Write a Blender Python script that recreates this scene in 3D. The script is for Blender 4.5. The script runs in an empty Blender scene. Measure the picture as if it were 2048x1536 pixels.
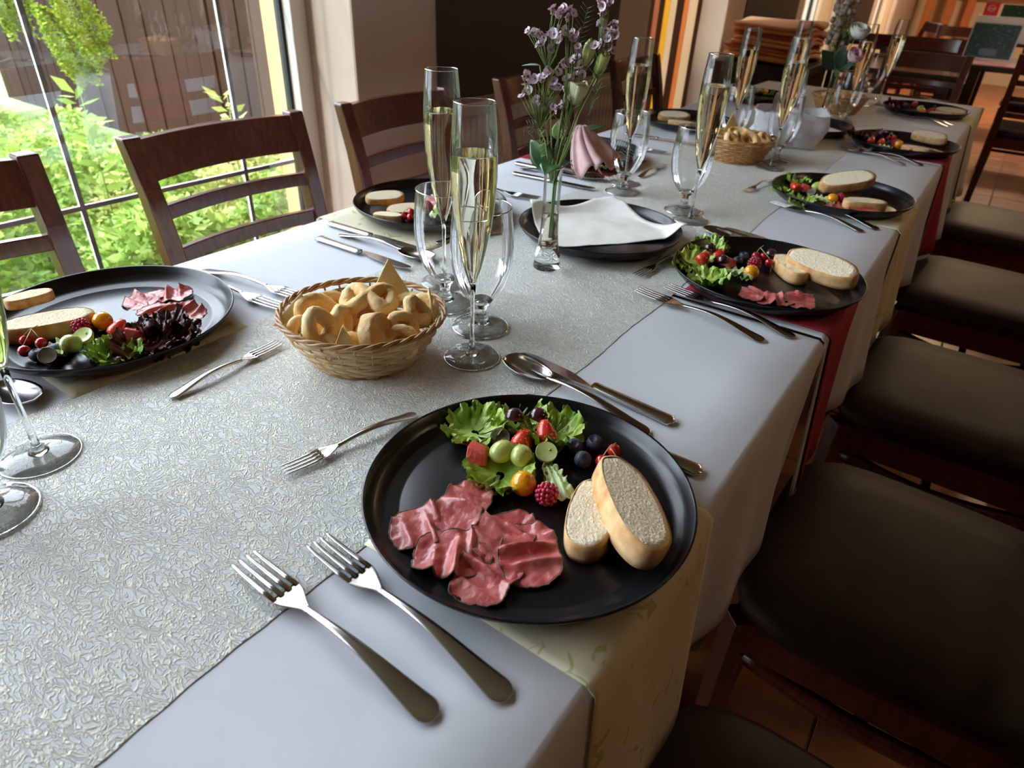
import bpy, math, random
from mathutils import Vector, Matrix, Euler, noise
import numpy as np
PI = math.pi
rnd = random.Random(7)
SC = bpy.context.scene
COL = SC.collection
TT = 0.75                      # table top height

# ------------------------------------------------------------------ camera, world, sun, exposure
cam = bpy.data.cameras.new('camera'); cam_o = bpy.data.objects.new('camera', cam); COL.objects.link(cam_o)
cam.sensor_width = 36.0; cam.lens = 23.313; cam.clip_start = 0.02; cam.clip_end = 200
YAW, PITCH, ROLL = math.radians(34.0), 0.565194, 0.048540
fwd0 = Vector((0, math.cos(PITCH), -math.sin(PITCH))); r0 = Vector((1, 0, 0)); u0 = r0.cross(fwd0)
right = math.cos(ROLL)*r0 + math.sin(ROLL)*u0; up = -math.sin(ROLL)*r0 + math.cos(ROLL)*u0
Rz = Matrix.Rotation(YAW, 3, 'Z')
right, up, fw = Rz @ right, Rz @ up, Rz @ fwd0
M4 = Matrix((right, up, -fw)).transposed().to_4x4(); M4.translation = Vector((0, 0, 1.14872))
cam_o.matrix_world = M4
cam.dof.use_dof = True; cam.dof.focus_distance = 0.70; cam.dof.aperture_fstop = 9.0
SC.camera = cam_o

SC.view_settings.view_transform = 'Standard'; SC.view_settings.look = 'None'
SC.view_settings.gamma = 1.0; SC.view_settings.use_curve_mapping = False
SC.view_settings.exposure = 0.98

w = bpy.data.worlds.new('sky'); SC.world = w; w.use_nodes = True
nt = w.node_tree; nt.nodes.clear()
wo = nt.nodes.new('ShaderNodeOutputWorld'); wb = nt.nodes.new('ShaderNodeBackground')
wb.inputs[0].default_value = (0.78, 0.87, 1.0, 1); wb.inputs[1].default_value = 6.6
nt.links.new(wb.outputs[0], wo.inputs[0])

sun = bpy.data.lights.new('sun', 'SUN'); sun.energy = 4.0; sun.angle = 0.05; sun.color = (1.0, 0.90, 0.74)
sun_o = bpy.data.objects.new('sun', sun); COL.objects.link(sun_o)
sd = Vector((-0.32, -0.62, 0.82)).normalized()
sun_o.rotation_euler = sd.to_track_quat('Z', 'Y').to_euler()

filld = bpy.data.lights.new('added_warm_fill', 'AREA'); filld.shape = 'DISK'; filld.size = 0.5; filld.energy = 5; filld.color = (1.0, 0.70, 0.42)  # unseen warm fill lights, added to brighten the right side and far end
for lx, ly, pw in ((2.2, 2.0, 5), (1.0, 5.4, 10), (0.0, 8.8, 42)):
    ld_ = filld.copy(); ld_.energy = pw
    lo_ = bpy.data.objects.new('added_warm_fill', ld_); COL.objects.link(lo_); lo_.location = (lx, ly, 2.60)

cy = SC.cycles
cy.max_bounces = 14; cy.diffuse_bounces = 5; cy.glossy_bounces = 5; cy.transmission_bounces = 12; cy.transparent_max_bounces = 40
cy.caustics_reflective = False; cy.caustics_refractive = True; cy.sample_clamp_indirect = 6.0; cy.blur_glossy = 0.5
cy.use_denoising = True
try: cy.denoiser = 'OPENIMAGEDENOISE'
except Exception: pass

# ------------------------------------------------------------------ materials
def new_mat(name):
    m = bpy.data.materials.new(name); m.use_nodes = True
    return m, m.node_tree, m.node_tree.nodes['Principled BSDF']
def N(nt, t, **kw):
    n = nt.nodes.new('ShaderNode' + t)
    for k, v in kw.items():
        if k.startswith('i_'):
            key = k[2:].replace('_', ' ')
            n.inputs[int(key) if key.isdigit() else key].default_value = v
        else: setattr(n, k, v)
    return n
def mat(name, col, rough=0.5, col2=None, scale=20.0, detail=4.0, bump=0.0, bscale=None, metal=0.0, coat=0.0, spec=None, stretch=None,
        trans=0.0, sss=0.0, sheen=0.0, ior=None, lo=0.35, hi=0.65):
    m, nt, p = new_mat(name)
    L = nt.links
    p.inputs['Base Color'].default_value = (*col, 1); p.inputs['Roughness'].default_value = rough
    p.inputs['Metallic'].default_value = metal
    if coat: p.inputs['Coat Weight'].default_value = coat; p.inputs['Coat Roughness'].default_value = 0.12
    if spec is not None: p.inputs['Specular IOR Level'].default_value = spec
    if trans: p.inputs['Transmission Weight'].default_value = trans
    if ior: p.inputs['IOR'].default_value = ior
    if sss:
        p.inputs['Subsurface Weight'].default_value = sss; p.inputs['Subsurface Radius'].default_value = (0.004, 0.002, 0.001)
    if sheen: p.inputs['Sheen Weight'].default_value = sheen
    if col2 is not None or bump:
        tc = N(nt, 'TexCoord'); mp = N(nt, 'Mapping')
        if stretch: mp.inputs['Scale'].default_value = stretch
        L.new(tc.outputs['Object'], mp.inputs['Vector'])
    if col2 is not None:
        no = N(nt, 'TexNoise'); no.inputs['Scale'].default_value = scale; no.inputs['Detail'].default_value = detail
        L.new(mp.outputs[0], no.inputs['Vector'])
        r = N(nt, 'ValToRGB'); r.color_ramp.elements[0].position = lo; r.color_ramp.elements[1].position = hi
        r.color_ramp.elements[0].color = (*col, 1); r.color_ramp.elements[1].color = (*col2, 1)
        L.new(no.outputs['Fac'], r.inputs[0]); L.new(r.outputs[0], p.inputs['Base Color'])
    if bump:
        nb = N(nt, 'TexNoise'); nb.inputs['Scale'].default_value = bscale or scale; nb.inputs['Detail'].default_value = 5
        L.new(mp.outputs[0], nb.inputs['Vector'])
        b = N(nt, 'Bump'); b.inputs['Strength'].default_value = 1.0; b.inputs['Distance'].default_value = bump
        L.new(nb.outputs['Fac'], b.inputs['Height']); L.new(b.outputs[0], p.inputs['Normal'])
    return m

M = {}
M['white_cloth'] = mat('white_cloth', (0.66, 0.68, 0.72), 0.85, (0.69, 0.71, 0.75), 9, bump=0.0007, bscale=42, sheen=0.1)
M['hem'] = M['white_cloth']
M['burgundy'] = mat('burgundy_cloth', (0.30, 0.010, 0.028), 0.8, (0.34, 0.014, 0.034), 60, bump=0.0002, bscale=900)
M['plate'] = mat('black_plate', (0.006, 0.006, 0.0075), 0.27, (0.009, 0.009, 0.010), 14, bump=0.00012, bscale=60, spec=0.45)
M['steel'] = mat('steel', (0.62, 0.60, 0.58), 0.20, (0.55, 0.53, 0.51), 55, metal=1.0)
M['steel_dark_refl'] = mat('steel_dark_refl', (0.44, 0.41, 0.39), 0.16, (0.36, 0.33, 0.31), 40, metal=1.0)  # same steel, colour darkened to imitate reflections of the dim room
M['chair_wood'] = mat('mahogany_wood', (0.070, 0.017, 0.010), 0.26, (0.115, 0.028, 0.015), 14, stretch=(9, 9, 1.2), coat=0.35)
M['seat'] = mat('brown_leatherette', (0.026, 0.018, 0.014), 0.5, (0.034, 0.023, 0.017), 30, bump=0.00025, bscale=400, spec=0.25)
M['tile'] = mat('terracotta', (0.42, 0.17, 0.075), 0.33, (0.31, 0.11, 0.045), 5, bump=0.0004, bscale=30)
M['grout'] = mat('grout', (0.30, 0.22, 0.16), 0.9)
M['wall'] = mat('painted_wall', (0.62, 0.52, 0.44), 0.9, (0.58, 0.48, 0.40), 4, bump=0.0006, bscale=160)
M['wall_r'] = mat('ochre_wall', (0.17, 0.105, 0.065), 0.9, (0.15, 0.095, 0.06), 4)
M['wall_back'] = mat('cream_wall', (0.78, 0.66, 0.50), 0.9, (0.74, 0.62, 0.46), 3)
M['dark_panel'] = mat('dark_brown_paint', (0.030, 0.019, 0.016), 0.6, (0.036, 0.023, 0.018), 6)
M['radiator'] = mat('radiator_enamel', (0.66, 0.58, 0.50), 0.45)
M['frame'] = mat('white_frame', (0.80, 0.78, 0.72), 0.4)
M['gasket'] = mat('rubber_gasket', (0.012, 0.014, 0.013), 0.6)
M['ceiling'] = mat('ceiling_paint', (0.40, 0.34, 0.29), 0.95)
M['bar_white'] = mat('muntin_white', (0.82, 0.84, 0.86), 0.35)
M['crumb'] = mat('bread_crumb', (0.88, 0.70, 0.44), 0.95, (0.97, 0.84, 0.60), 300, detail=6, bump=0.002, bscale=420, lo=.36, hi=.54)
M['crust'] = mat('bread_crust', (0.60, 0.27, 0.07), 0.7, (0.82, 0.55, 0.26), 60, bump=0.0006, bscale=120)
M['beef'] = mat('rare_beef', (0.44, 0.065, 0.060), 0.34, (0.66, 0.19, 0.165), 60, bump=0.0009, bscale=210, sss=0.15, coat=0.25)
M['sear'] = mat('seared_edge', (0.10, 0.045, 0.028), 0.7, (0.26, 0.12, 0.08), 200, bump=0.0008, bscale=300)
M['lettuce'] = mat('green_lettuce', (0.24, 0.42, 0.045), 0.42, (0.50, 0.66, 0.14), 40, bump=0.0008, bscale=160, sss=0.1, coat=0.2)
M['lettuce_pale'] = mat('pale_lettuce', (0.50, 0.62, 0.22), 0.42, (0.72, 0.80, 0.50), 45, bump=0.0006, bscale=160, coat=0.2)
M['lettuce_red'] = mat('red_lettuce', (0.035, 0.008, 0.012), 0.35, (0.12, 0.025, 0.02), 50, bump=0.0008, bscale=150, coat=0.3)
M['strawberry'] = mat('strawberry', (0.62, 0.022, 0.012), 0.28, (0.75, 0.06, 0.022), 60, coat=0.4)
M['seed'] = mat('seed', (0.72, 0.45, 0.12), 0.5)
M['melon'] = mat('watermelon_flesh', (0.70, 0.055, 0.045), 0.35, (0.82, 0.15, 0.11), 70, bump=0.0012, bscale=260, coat=0.2)
M['raspberry'] = mat('raspberry', (0.45, 0.012, 0.05), 0.35, (0.55, 0.03, 0.08), 90, coat=0.2)
M['blueberry'] = mat('blueberry', (0.020, 0.022, 0.040), 0.5, (0.070, 0.080, 0.13), 90)
M['grape_dark'] = mat('dark_grape', (0.040, 0.008, 0.018), 0.16, (0.085, 0.018, 0.03), 50, coat=0.5)
M['grape_flesh'] = mat('grape_flesh', (0.10, 0.08, 0.075), 0.25, (0.20, 0.17, 0.12), 90, coat=0.3)
M['grape_green'] = mat('green_grape', (0.42, 0.50, 0.10), 0.2, (0.56, 0.62, 0.20), 60, sss=0.2, coat=0.4)
M['grape_cut'] = mat('green_grape_cut', (0.48, 0.58, 0.16), 0.2, (0.68, 0.74, 0.36), 90, coat=0.4)
M['currant'] = mat('redcurrant', (0.50, 0.008, 0.012), 0.10, (0.62, 0.02, 0.02), 60, coat=0.6)
M['physalis'] = mat('physalis', (0.92, 0.33, 0.008), 0.17, (0.98, 0.45, 0.02), 50, sss=0.1, coat=0.5)
M['stem'] = mat('green_stem', (0.13, 0.24, 0.045), 0.5, (0.22, 0.30, 0.07), 40)
M['twig'] = mat('pale_twig', (0.55, 0.50, 0.22), 0.6)
M['leaf_dark'] = mat('dark_leaf', (0.030, 0.085, 0.025), 0.35, (0.055, 0.14, 0.045), 50, coat=0.2)
M['leaf_black'] = mat('blackish_leaf', (0.010, 0.030, 0.012), 0.5, (0.02, 0.05, 0.02), 50)
M['leaf_grey'] = mat('grey_leaf', (0.30, 0.38, 0.30), 0.5)
M['petal_pink'] = mat('pale_pink_petal', (0.80, 0.62, 0.72), 0.6, (0.88, 0.78, 0.84), 200)
M['wax_centre'] = mat('wax_flower_centre', (0.30, 0.12, 0.12), 0.5)
M['petal_cream'] = mat('cream_petal', (0.66, 0.70, 0.36), 0.5, (0.82, 0.83, 0.58), 70, sss=0.1)
M['petal_green'] = mat('green_bud', (0.42, 0.50, 0.12), 0.5, (0.62, 0.66, 0.25), 60)
M['petal_rose'] = mat('pink_petal', (0.78, 0.44, 0.44), 0.55, (0.90, 0.66, 0.65), 50, sss=0.1)
M['petal_white'] = mat('white_rose_petal', (0.78, 0.76, 0.70), 0.55)
M['brown_flower'] = mat('dry_brown_flower', (0.20, 0.13, 0.10), 0.7, (0.33, 0.24, 0.20), 150)
M['wicker'] = mat('wicker', (0.52, 0.33, 0.14), 0.55, (0.70, 0.52, 0.28), 45, bump=0.0004, bscale=300, coat=0.1)
M['wicker_rim'] = mat('wicker_rim', (0.34, 0.17, 0.055), 0.45, (0.50, 0.28, 0.11), 35, bump=0.0004, bscale=250, coat=0.15)
M['wicker_tan'] = mat('wicker_tan', (0.42, 0.20, 0.065), 0.5, (0.56, 0.31, 0.12), 45, bump=0.0003, bscale=300, coat=0.15)
M['snack'] = mat('puffed_snack', (0.78, 0.40, 0.10), 0.7, (0.92, 0.68, 0.34), 38, bump=0.0018, bscale=150, lo=.3, hi=.62)
M['chip'] = mat('triangle_cracker', (0.66, 0.50, 0.20), 0.6, (0.74, 0.60, 0.30), 60, bump=0.0003)
M['paper'] = mat('paper_napkin', (0.80, 0.78, 0.71), 0.9, (0.84, 0.82, 0.76), 60, bump=0.0005, bscale=220)
M['organza'] = None
M['blanket'] = mat('tan_blanket', (0.62, 0.33, 0.15), 0.9, (0.52, 0.24, 0.11), 6)
M['blanket2'] = mat('rust_blanket', (0.42, 0.13, 0.07), 0.9)
M['black_furn'] = mat('black_furniture', (0.008, 0.007, 0.008), 0.5)
M['dark_table'] = mat('dark_table', (0.035, 0.018, 0.013), 0.25, (0.05, 0.026, 0.018), 10, stretch=(1, 8, 1), coat=0.4)
M['orange_wood'] = mat('orange_wood', (0.50, 0.16, 0.045), 0.4, (0.62, 0.22, 0.07), 12, stretch=(8, 8, 1))
M['curtain_a'] = mat('orange_drape', (0.80, 0.42, 0.20), 0.85)
M['curtain_y'] = mat('yellow_drape', (0.88, 0.60, 0.14), 0.85)
M['curtain_p'] = mat('salmon_drape', (0.66, 0.36, 0.24), 0.85)
M['pink_cloth'] = mat('pink_cloth', (0.72, 0.36, 0.38), 0.85)
M['card_red'] = mat('red_card', (0.70, 0.03, 0.05), 0.5)
M['card_white'] = mat('white_print', (0.8, 0.78, 0.74), 0.5)
M['acrylic'] = mat('acrylic_edge', (0.75, 0.75, 0.72), 0.25)
M['salmon_wall'] = mat('salmon_plaster', (0.60, 0.30, 0.13), 0.9, (0.55, 0.27, 0.115), 3, bump=0.002, bscale=60)
M['fence_wood'] = mat('fence_wood', (0.022, 0.011, 0.007), 0.75, (0.036, 0.019, 0.011), 8, stretch=(14, 14, 1), spec=0.1)
M['soil'] = mat('soil', (0.10, 0.13, 0.035), 0.95, (0.16, 0.22, 0.06), 8, bump=0.02, bscale=20)
M['pave'] = mat('pavement', (0.34, 0.34, 0.35), 0.9)
M['bark'] = mat('bark', (0.12, 0.075, 0.05), 0.9, (0.2, 0.13, 0.09), 20, stretch=(6, 6, 1), bump=0.01, bscale=30)

def foliage_mat(name, c1, c2, tr=0.35):
    m, nt, p = new_mat(name); L = nt.links
    g = N(nt, 'NewGeometry'); r = N(nt, 'ValToRGB')
    r.color_ramp.elements[0].color = (*c1, 1); r.color_ramp.elements[1].color = (*c2, 1)
    L.new(g.outputs['Random Per Island'], r.inputs[0]); L.new(r.outputs[0], p.inputs['Base Color'])
    p.inputs['Roughness'].default_value = 0.6
    t = N(nt, 'BsdfTranslucent'); L.new(r.outputs[0], t.inputs[0]); mx = N(nt, 'MixShader'); mx.inputs[0].default_value = tr
    L.new(p.outputs[0], mx.inputs[1]); L.new(t.outputs[0], mx.inputs[2])
    L.new(mx.outputs[0], nt.nodes['Material Output'].inputs[0]); return m
M['foliage'] = foliage_mat('hedge_leaf', (0.16, 0.30, 0.045), (0.44, 0.60, 0.15))
M['foliage2'] = foliage_mat('ground_leaf', (0.28, 0.36, 0.09), (0.62, 0.62, 0.28))
M['thuja'] = foliage_mat('thuja_leaf', (0.16, 0.30, 0.02), (0.46, 0.56, 0.07))
M['conifer'] = foliage_mat('conifer_leaf', (0.015, 0.035, 0.008), (0.05, 0.09, 0.02), 0.15)

# crinkled cream-gold runner
def runner_mat():
    m, nt, p = new_mat('crinkled_runner'); L = nt.links
    tc = N(nt, 'TexCoord'); mp = N(nt, 'Mapping'); mp.inputs['Scale'].default_value = (1.0, 1.7, 1.0)
    mp.inputs['Rotation'].default_value = (0, 0, 0.5)
    L.new(tc.outputs['Object'], mp.inputs[0])
    n0 = N(nt, 'TexNoise'); n0.inputs['Scale'].default_value = 26; n0.inputs['Detail'].default_value = 3
    L.new(mp.outputs[0], n0.inputs[0])
    mixv = N(nt, 'MixRGB'); mixv.blend_type = 'LINEAR_LIGHT'; mixv.inputs[0].default_value = 0.045
    L.new(mp.outputs[0], mixv.inputs[1]); L.new(n0.outputs['Color'], mixv.inputs[2])
    v = N(nt, 'TexVoronoi'); v.feature = 'DISTANCE_TO_EDGE'; v.inputs['Scale'].default_value = 120
    L.new(mixv.outputs[0], v.inputs['Vector'])
    r = N(nt, 'ValToRGB'); r.color_ramp.elements[0].position = 0.0; r.color_ramp.elements[1].position = 0.10
    r.color_ramp.elements[0].color = (1, 1, 1, 1); r.color_ramp.elements[1].color = (0, 0, 0, 1)
    L.new(v.outputs['Distance'], r.inputs[0])
    v2 = N(nt, 'TexVoronoi'); v2.feature = 'DISTANCE_TO_EDGE'; v2.inputs['Scale'].default_value = 75
    mp2 = N(nt, 'Mapping'); mp2.inputs['Location'].default_value = (3.1, 1.7, 0); L.new(mixv.outputs[0], mp2.inputs[0]); L.new(mp2.outputs[0], v2.inputs['Vector'])
    r2 = N(nt, 'ValToRGB'); r2.color_ramp.elements[0].color = (1, 1, 1, 1); r2.color_ramp.elements[1].color = (0, 0, 0, 1); r2.color_ramp.elements[1].position = 0.10
    L.new(v2.outputs['Distance'], r2.inputs[0])
    mx = N(nt, 'MixRGB'); mx.blend_type = 'LIGHTEN'; mx.inputs[0].default_value = 1; L.new(r.outputs[0], mx.inputs[1]); L.new(r2.outputs[0], mx.inputs[2])
    c = N(nt, 'ValToRGB'); c.color_ramp.elements[0].color = (0.60, 0.61, 0.60, 1); c.color_ramp.elements[1].color = (0.84, 0.82, 0.64, 1)
    L.new(mx.outputs[0], c.inputs[0]); L.new(c.outputs[0], p.inputs['Base Color'])
    b = N(nt, 'Bump'); b.inputs['Strength'].default_value = 0.7; b.inputs['Distance'].default_value = 0.0012
    L.new(mx.outputs[0], b.inputs['Height']); L.new(b.outputs[0], p.inputs['Normal'])
    p.inputs['Roughness'].default_value = 0.5; p.inputs['Sheen Weight'].default_value = 0.25
    return m
M['runner'] = runner_mat()
# cream place strip with pale green scroll print
def scroll_mat():
    m, nt, p = new_mat('scroll_print_cloth'); L = nt.links
    tc = N(nt, 'TexCoord')
    n0 = N(nt, 'TexNoise'); n0.inputs['Scale'].default_value = 9; L.new(tc.outputs['Object'], n0.inputs[0])
    mixv = N(nt, 'MixRGB'); mixv.blend_type = 'LINEAR_LIGHT'; mixv.inputs[0].default_value = 0.07
    L.new(tc.outputs['Object'], mixv.inputs[1]); L.new(n0.outputs['Color'], mixv.inputs[2])
    wv = N(nt, 'TexWave'); wv.wave_type = 'RINGS'; wv.rings_direction = 'SPHERICAL'; wv.inputs['Scale'].default_value = 13
    v = N(nt, 'TexVoronoi'); v.inputs['Scale'].default_value = 22; L.new(mixv.outputs[0], v.inputs['Vector'])
    ma = N(nt, 'Math'); ma.operation = 'MULTIPLY'; ma.inputs[1].default_value = 14; L.new(v.outputs['Distance'], ma.inputs[0])
    si = N(nt, 'Math'); si.operation = 'SINE'; L.new(ma.outputs[0], si.inputs[0])
    n1 = N(nt, 'TexNoise'); n1.inputs['Scale'].default_value = 26; L.new(tc.outputs['Object'], n1.inputs[0])
    mu = N(nt, 'Math'); mu.operation = 'MULTIPLY'; L.new(si.outputs[0], mu.inputs[0]); L.new(n1.outputs['Fac'], mu.inputs[1])
    r = N(nt, 'ValToRGB'); r.color_ramp.elements[0].position = 0.50; r.color_ramp.elements[1].position = 0.54
    r.color_ramp.elements[0].color = (0.74, 0.68, 0.47, 1); r.color_ramp.elements[1].color = (0.50, 0.50, 0.20, 1)
    L.new(mu.outputs[0], r.inputs[0]); L.new(r.outputs[0], p.inputs['Base Color']); p.inputs['Roughness'].default_value = 0.8
    return m
M['scroll'] = scroll_mat()

def thin_glass(name, ior=1.5, tint=(1, 1, 1), rough=0.0, boost=1.0, base=0.0):
    m, nt, p = new_mat(name); L = nt.links; nt.nodes.remove(p)
    f = N(nt, 'Fresnel'); f.inputs['IOR'].default_value = ior
    ma = N(nt, 'Math'); ma.operation = 'MULTIPLY_ADD'; ma.use_clamp = True; ma.inputs[1].default_value = boost; ma.inputs[2].default_value = base
    L.new(f.outputs[0], ma.inputs[0])
    t = N(nt, 'BsdfTransparent'); t.inputs[0].default_value = (*tint, 1)
    g = N(nt, 'BsdfGlossy'); g.inputs['Roughness'].default_value = rough; g.inputs[0].default_value = (1, 1, 1, 1)
    mx = N(nt, 'MixShader'); L.new(ma.outputs[0], mx.inputs[0]); L.new(t.outputs[0], mx.inputs[1]); L.new(g.outputs[0], mx.inputs[2])
    L.new(mx.outputs[0], nt.nodes['Material Output'].inputs[0]); return m
def solid_glass(name, ior, col, rough=0.0):
    m, nt, p = new_mat(name); L = nt.links; nt.nodes.remove(p)
    g = N(nt, 'BsdfGlass'); g.inputs['IOR'].default_value = ior; g.inputs[0].default_value = (*col, 1); g.inputs['Roughness'].default_value = rough
    L.new(g.outputs[0], nt.nodes['Material Output'].inputs[0]); return m
M['pane'] = thin_glass('window_pane', 1.62, (0.97, 0.985, 0.975), boost=3.2)
M['bowl'] = thin_glass('glass_bowl', 1.45, (0.985, 0.99, 0.985), boost=0.9)
M['glass'] = solid_glass('solid_glass', 1.5, (0.97, 0.98, 0.97))
M['wine'] = solid_glass('champagne', 1.34, (0.99, 0.965, 0.86))
M['water'] = solid_glass('water', 1.33, (0.95, 0.93, 0.88))
def organza_mat():
    m, nt, p = new_mat('white_organza'); L = nt.links
    p.inputs['Base Color'].default_value = (0.82, 0.80, 0.82, 1); p.inputs['Roughness'].default_value = 0.5
    lw = N(nt, 'LayerWeight'); lw.inputs[0].default_value = 0.45
    r = N(nt, 'MapRange'); r.inputs['To Min'].default_value = 0.45; r.inputs['To Max'].default_value = 0.95
    L.new(lw.outputs['Facing'], r.inputs[0]); L.new(r.outputs[0], p.inputs['Alpha'])
    return m
M['organza'] = organza_mat()
def menu_mat():
    m, nt, p = new_mat('menu_print'); L = nt.links
    tc = N(nt, 'TexCoord'); mp = N(nt, 'Mapping'); mp.inputs['Scale'].default_value = (30, 1, 110); L.new(tc.outputs['Object'], mp.inputs[0])
    n = N(nt, 'TexNoise'); n.inputs['Scale'].default_value = 1.2; n.inputs['Detail'].default_value = 6; L.new(mp.outputs[0], n.inputs[0])
    r = N(nt, 'ValToRGB'); r.color_ramp.elements[0].position = 0.5; r.color_ramp.elements[1].position = 0.75
    r.color_ramp.elements[0].color = (0.010, 0.045, 0.022, 1); r.color_ramp.elements[1].color = (0.16, 0.26, 0.15, 1)
    L.new(n.outputs[0], r.inputs[0]); L.new(r.outputs[0], p.inputs['Base Color']); p.inputs['Roughness'].default_value = 0.3
    return m
M['menu'] = menu_mat()

# ------------------------------------------------------------------ mesh helpers
class MB:
    def __init__(s): s.v = []; s.f = []
    def add(s, vs, fs, mtx=None):
        o = len(s.v)
        if mtx is not None: vs = [mtx @ Vector(v) for v in vs]
        s.v += [tuple(v) for v in vs]; s.f += [tuple(i+o for i in f) for f in fs]; return s
    def box(s, x0, x1, y0, y1, z0, z1, mtx=None):
        vs = [(x0,y0,z0),(x1,y0,z0),(x1,y1,z0),(x0,y1,z0),(x0,y0,z1),(x1,y0,z1),(x1,y1,z1),(x0,y1,z1)]
        return s.add(vs, [(3,2,1,0),(4,5,6,7),(0,1,5,4),(1,2,6,5),(2,3,7,6),(3,0,4,7)], mtx)
    def grid(s, fn, nu, nv, cu=False, cv=False, mtx=None):
        vs = []; fs = []
        for i in range(nu):
            for j in range(nv): vs.append(fn(i/(nu if cu else nu-1), j/(nv if cv else nv-1)))
        for i in range(nu if cu else nu-1):
            for j in range(nv if cv else nv-1):
                a = i*nv+j; b = ((i+1) % nu)*nv+j; c = ((i+1) % nu)*nv+(j+1) % nv; d = i*nv+(j+1) % nv
                fs.append((a, b, c, d))
        return s.add(vs, fs, mtx)
    def lathe(s, prof, n=32, mtx=None):
        vs = []; fs = []; rings = []
        for r, z in prof:
            if r < 1e-6: rings.append([len(vs)]); vs.append((0, 0, z))
            else:
                rings.append(list(range(len(vs), len(vs)+n)))
                vs += [(r*math.cos(2*PI*k/n), r*math.sin(2*PI*k/n), z) for k in range(n)]
        for A, B in zip(rings, rings[1:]):
            for k in range(n):
                k2 = (k+1) % n
                if len(A) == 1 and len(B) == 1: continue
                if len(A) == 1: fs.append((A[0], B[k2], B[k]))
                elif len(B) == 1: fs.append((A[k], A[k2], B[0]))
                else: fs.append((A[k], A[k2], B[k2], B[k]))
        return s.add(vs, fs, mtx)
    def tube(s, pts, rad, n=8, closed=False, caps=True, mtx=None, flat=1.0):
        pts = [Vector(p) for p in pts]; m = len(pts); vs = []; fs = []
        rr = rad if isinstance(rad, (list, tuple)) else [rad]*m
        t0 = (pts[1]-pts[0]).normalized(); ref = Vector((0, 0, 1)) if abs(t0.z) < 0.9 else Vector((1, 0, 0))
        for i, p in enumerate(pts):
            if closed: t = pts[(i+1) % m]-pts[i-1]
            else: t = pts[min(i+1, m-1)]-pts[max(i-1, 0)]
            t.normalize(); a = t.cross(ref)
            if a.length < 1e-4: a = t.orthogonal()
            a.normalize(); b = a.cross(t)
            for k in range(n):
                an = 2*PI*k/n; vs.append(p+rr[i]*(math.cos(an)*a+flat*math.sin(an)*b))
        for i in range(m if closed else m-1):
            for k in range(n):
                A = i*n+k; B = i*n+(k+1) % n; C = ((i+1) % m)*n+(k+1) % n; D = ((i+1) % m)*n+k
                fs.append((A, B, C, D))
        if caps and not closed:
            fs.append(tuple(range(n))[::-1]); fs.append(tuple(range((m-1)*n, m*n)))
        return s.add(vs, fs, mtx)
    def ball(s, r, c=(0, 0, 0), nu=14, nv=9, sc=(1, 1, 1), fn=None, mtx=None):
        def g(v):
            q = Vector((v[0]*sc[0], v[1]*sc[1], v[2]*sc[2]))
            if fn: q = fn(q)
            return (q[0]+c[0], q[1]+c[1], q[2]+c[2])
        t = MB(); t.lathe([(r*math.sin(PI*j/nv) if 0 < j < nv else 0, -r*math.cos(PI*j/nv)) for j in range(nv+1)], nu)
        return s.add([g(v) for v in t.v], t.f, mtx)
    def build(s, name, m, parent=None, smooth=True, auto=None, bevel=0, subsurf=0, solid=0, loc=None, rot=None):
        me = bpy.data.meshes.new(name); me.from_pydata(s.v, [], s.f); me.validate()
        me.materials.append(M[m] if isinstance(m, str) else m)
        if smooth: me.shade_smooth() if hasattr(me, 'shade_smooth') else [setattr(p, 'use_smooth', True) for p in me.polygons]
        if auto is not None and smooth:
            try: me.set_sharp_from_angle(angle=math.radians(auto))
            except Exception: pass
        o = bpy.data.objects.new(name, me); COL.objects.link(o)
        if parent is not None: o.parent = parent
        if loc is not None: o.location = loc
        if rot is not None: o.rotation_euler = rot
        if solid:
            d = o.modifiers.new('solid', 'SOLIDIFY'); d.thickness = solid; d.offset = 0
        if bevel:
            b = o.modifiers.new('bevel', 'BEVEL'); b.width = bevel; b.segments = 2; b.limit_method = 'ANGLE'
        if subsurf:
            ss = o.modifiers.new('sub', 'SUBSURF'); ss.levels = subsurf; ss.render_levels = subsurf
        return o
def tag(o, label=None, cat=None, group=None, kind=None):
    if label: o['label'] = label
    if cat: o['category'] = cat
    if group: o['group'] = group
    if kind: o['kind'] = kind
    return o
def empty(name, loc=(0, 0, 0), rz=0.0, label=None, cat=None, group=None, rot=None):
    o = bpy.data.objects.new(name, None); COL.objects.link(o); o.empty_display_size = 0.02
    o.location = loc; o.rotation_euler = rot if rot is not None else (0, 0, rz)
    return tag(o, label, cat, group)
CH = {}
def kids(o): return [c for c in bpy.data.objects if c.parent == o]
def dup(src, loc=None, rot=None, label=None, group=None, rz=None, scale=None):
    key = src.name
    if key not in CH: CH[key] = {'k': kids(src), 'g': {k.name: kids(k) for k in kids(src)}}
    r = src.copy(); COL.objects.link(r)
    if loc is not None: r.location = loc
    if rot is not None: r.rotation_euler = rot
    if rz is not None: r.rotation_euler = (0, 0, rz)
    if scale is not None: r.scale = (scale,)*3 if not isinstance(scale, tuple) else scale
    if label: r['label'] = label
    if group: r['group'] = group
    elif 'group' in r and group == '': del r['group']
    for c in CH[key]['k']:
        d = c.copy(); COL.objects.link(d); d.parent = r
        for g in CH[key]['g'][c.name]:
            e = g.copy(); COL.objects.link(e); e.parent = d
    return r
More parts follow.
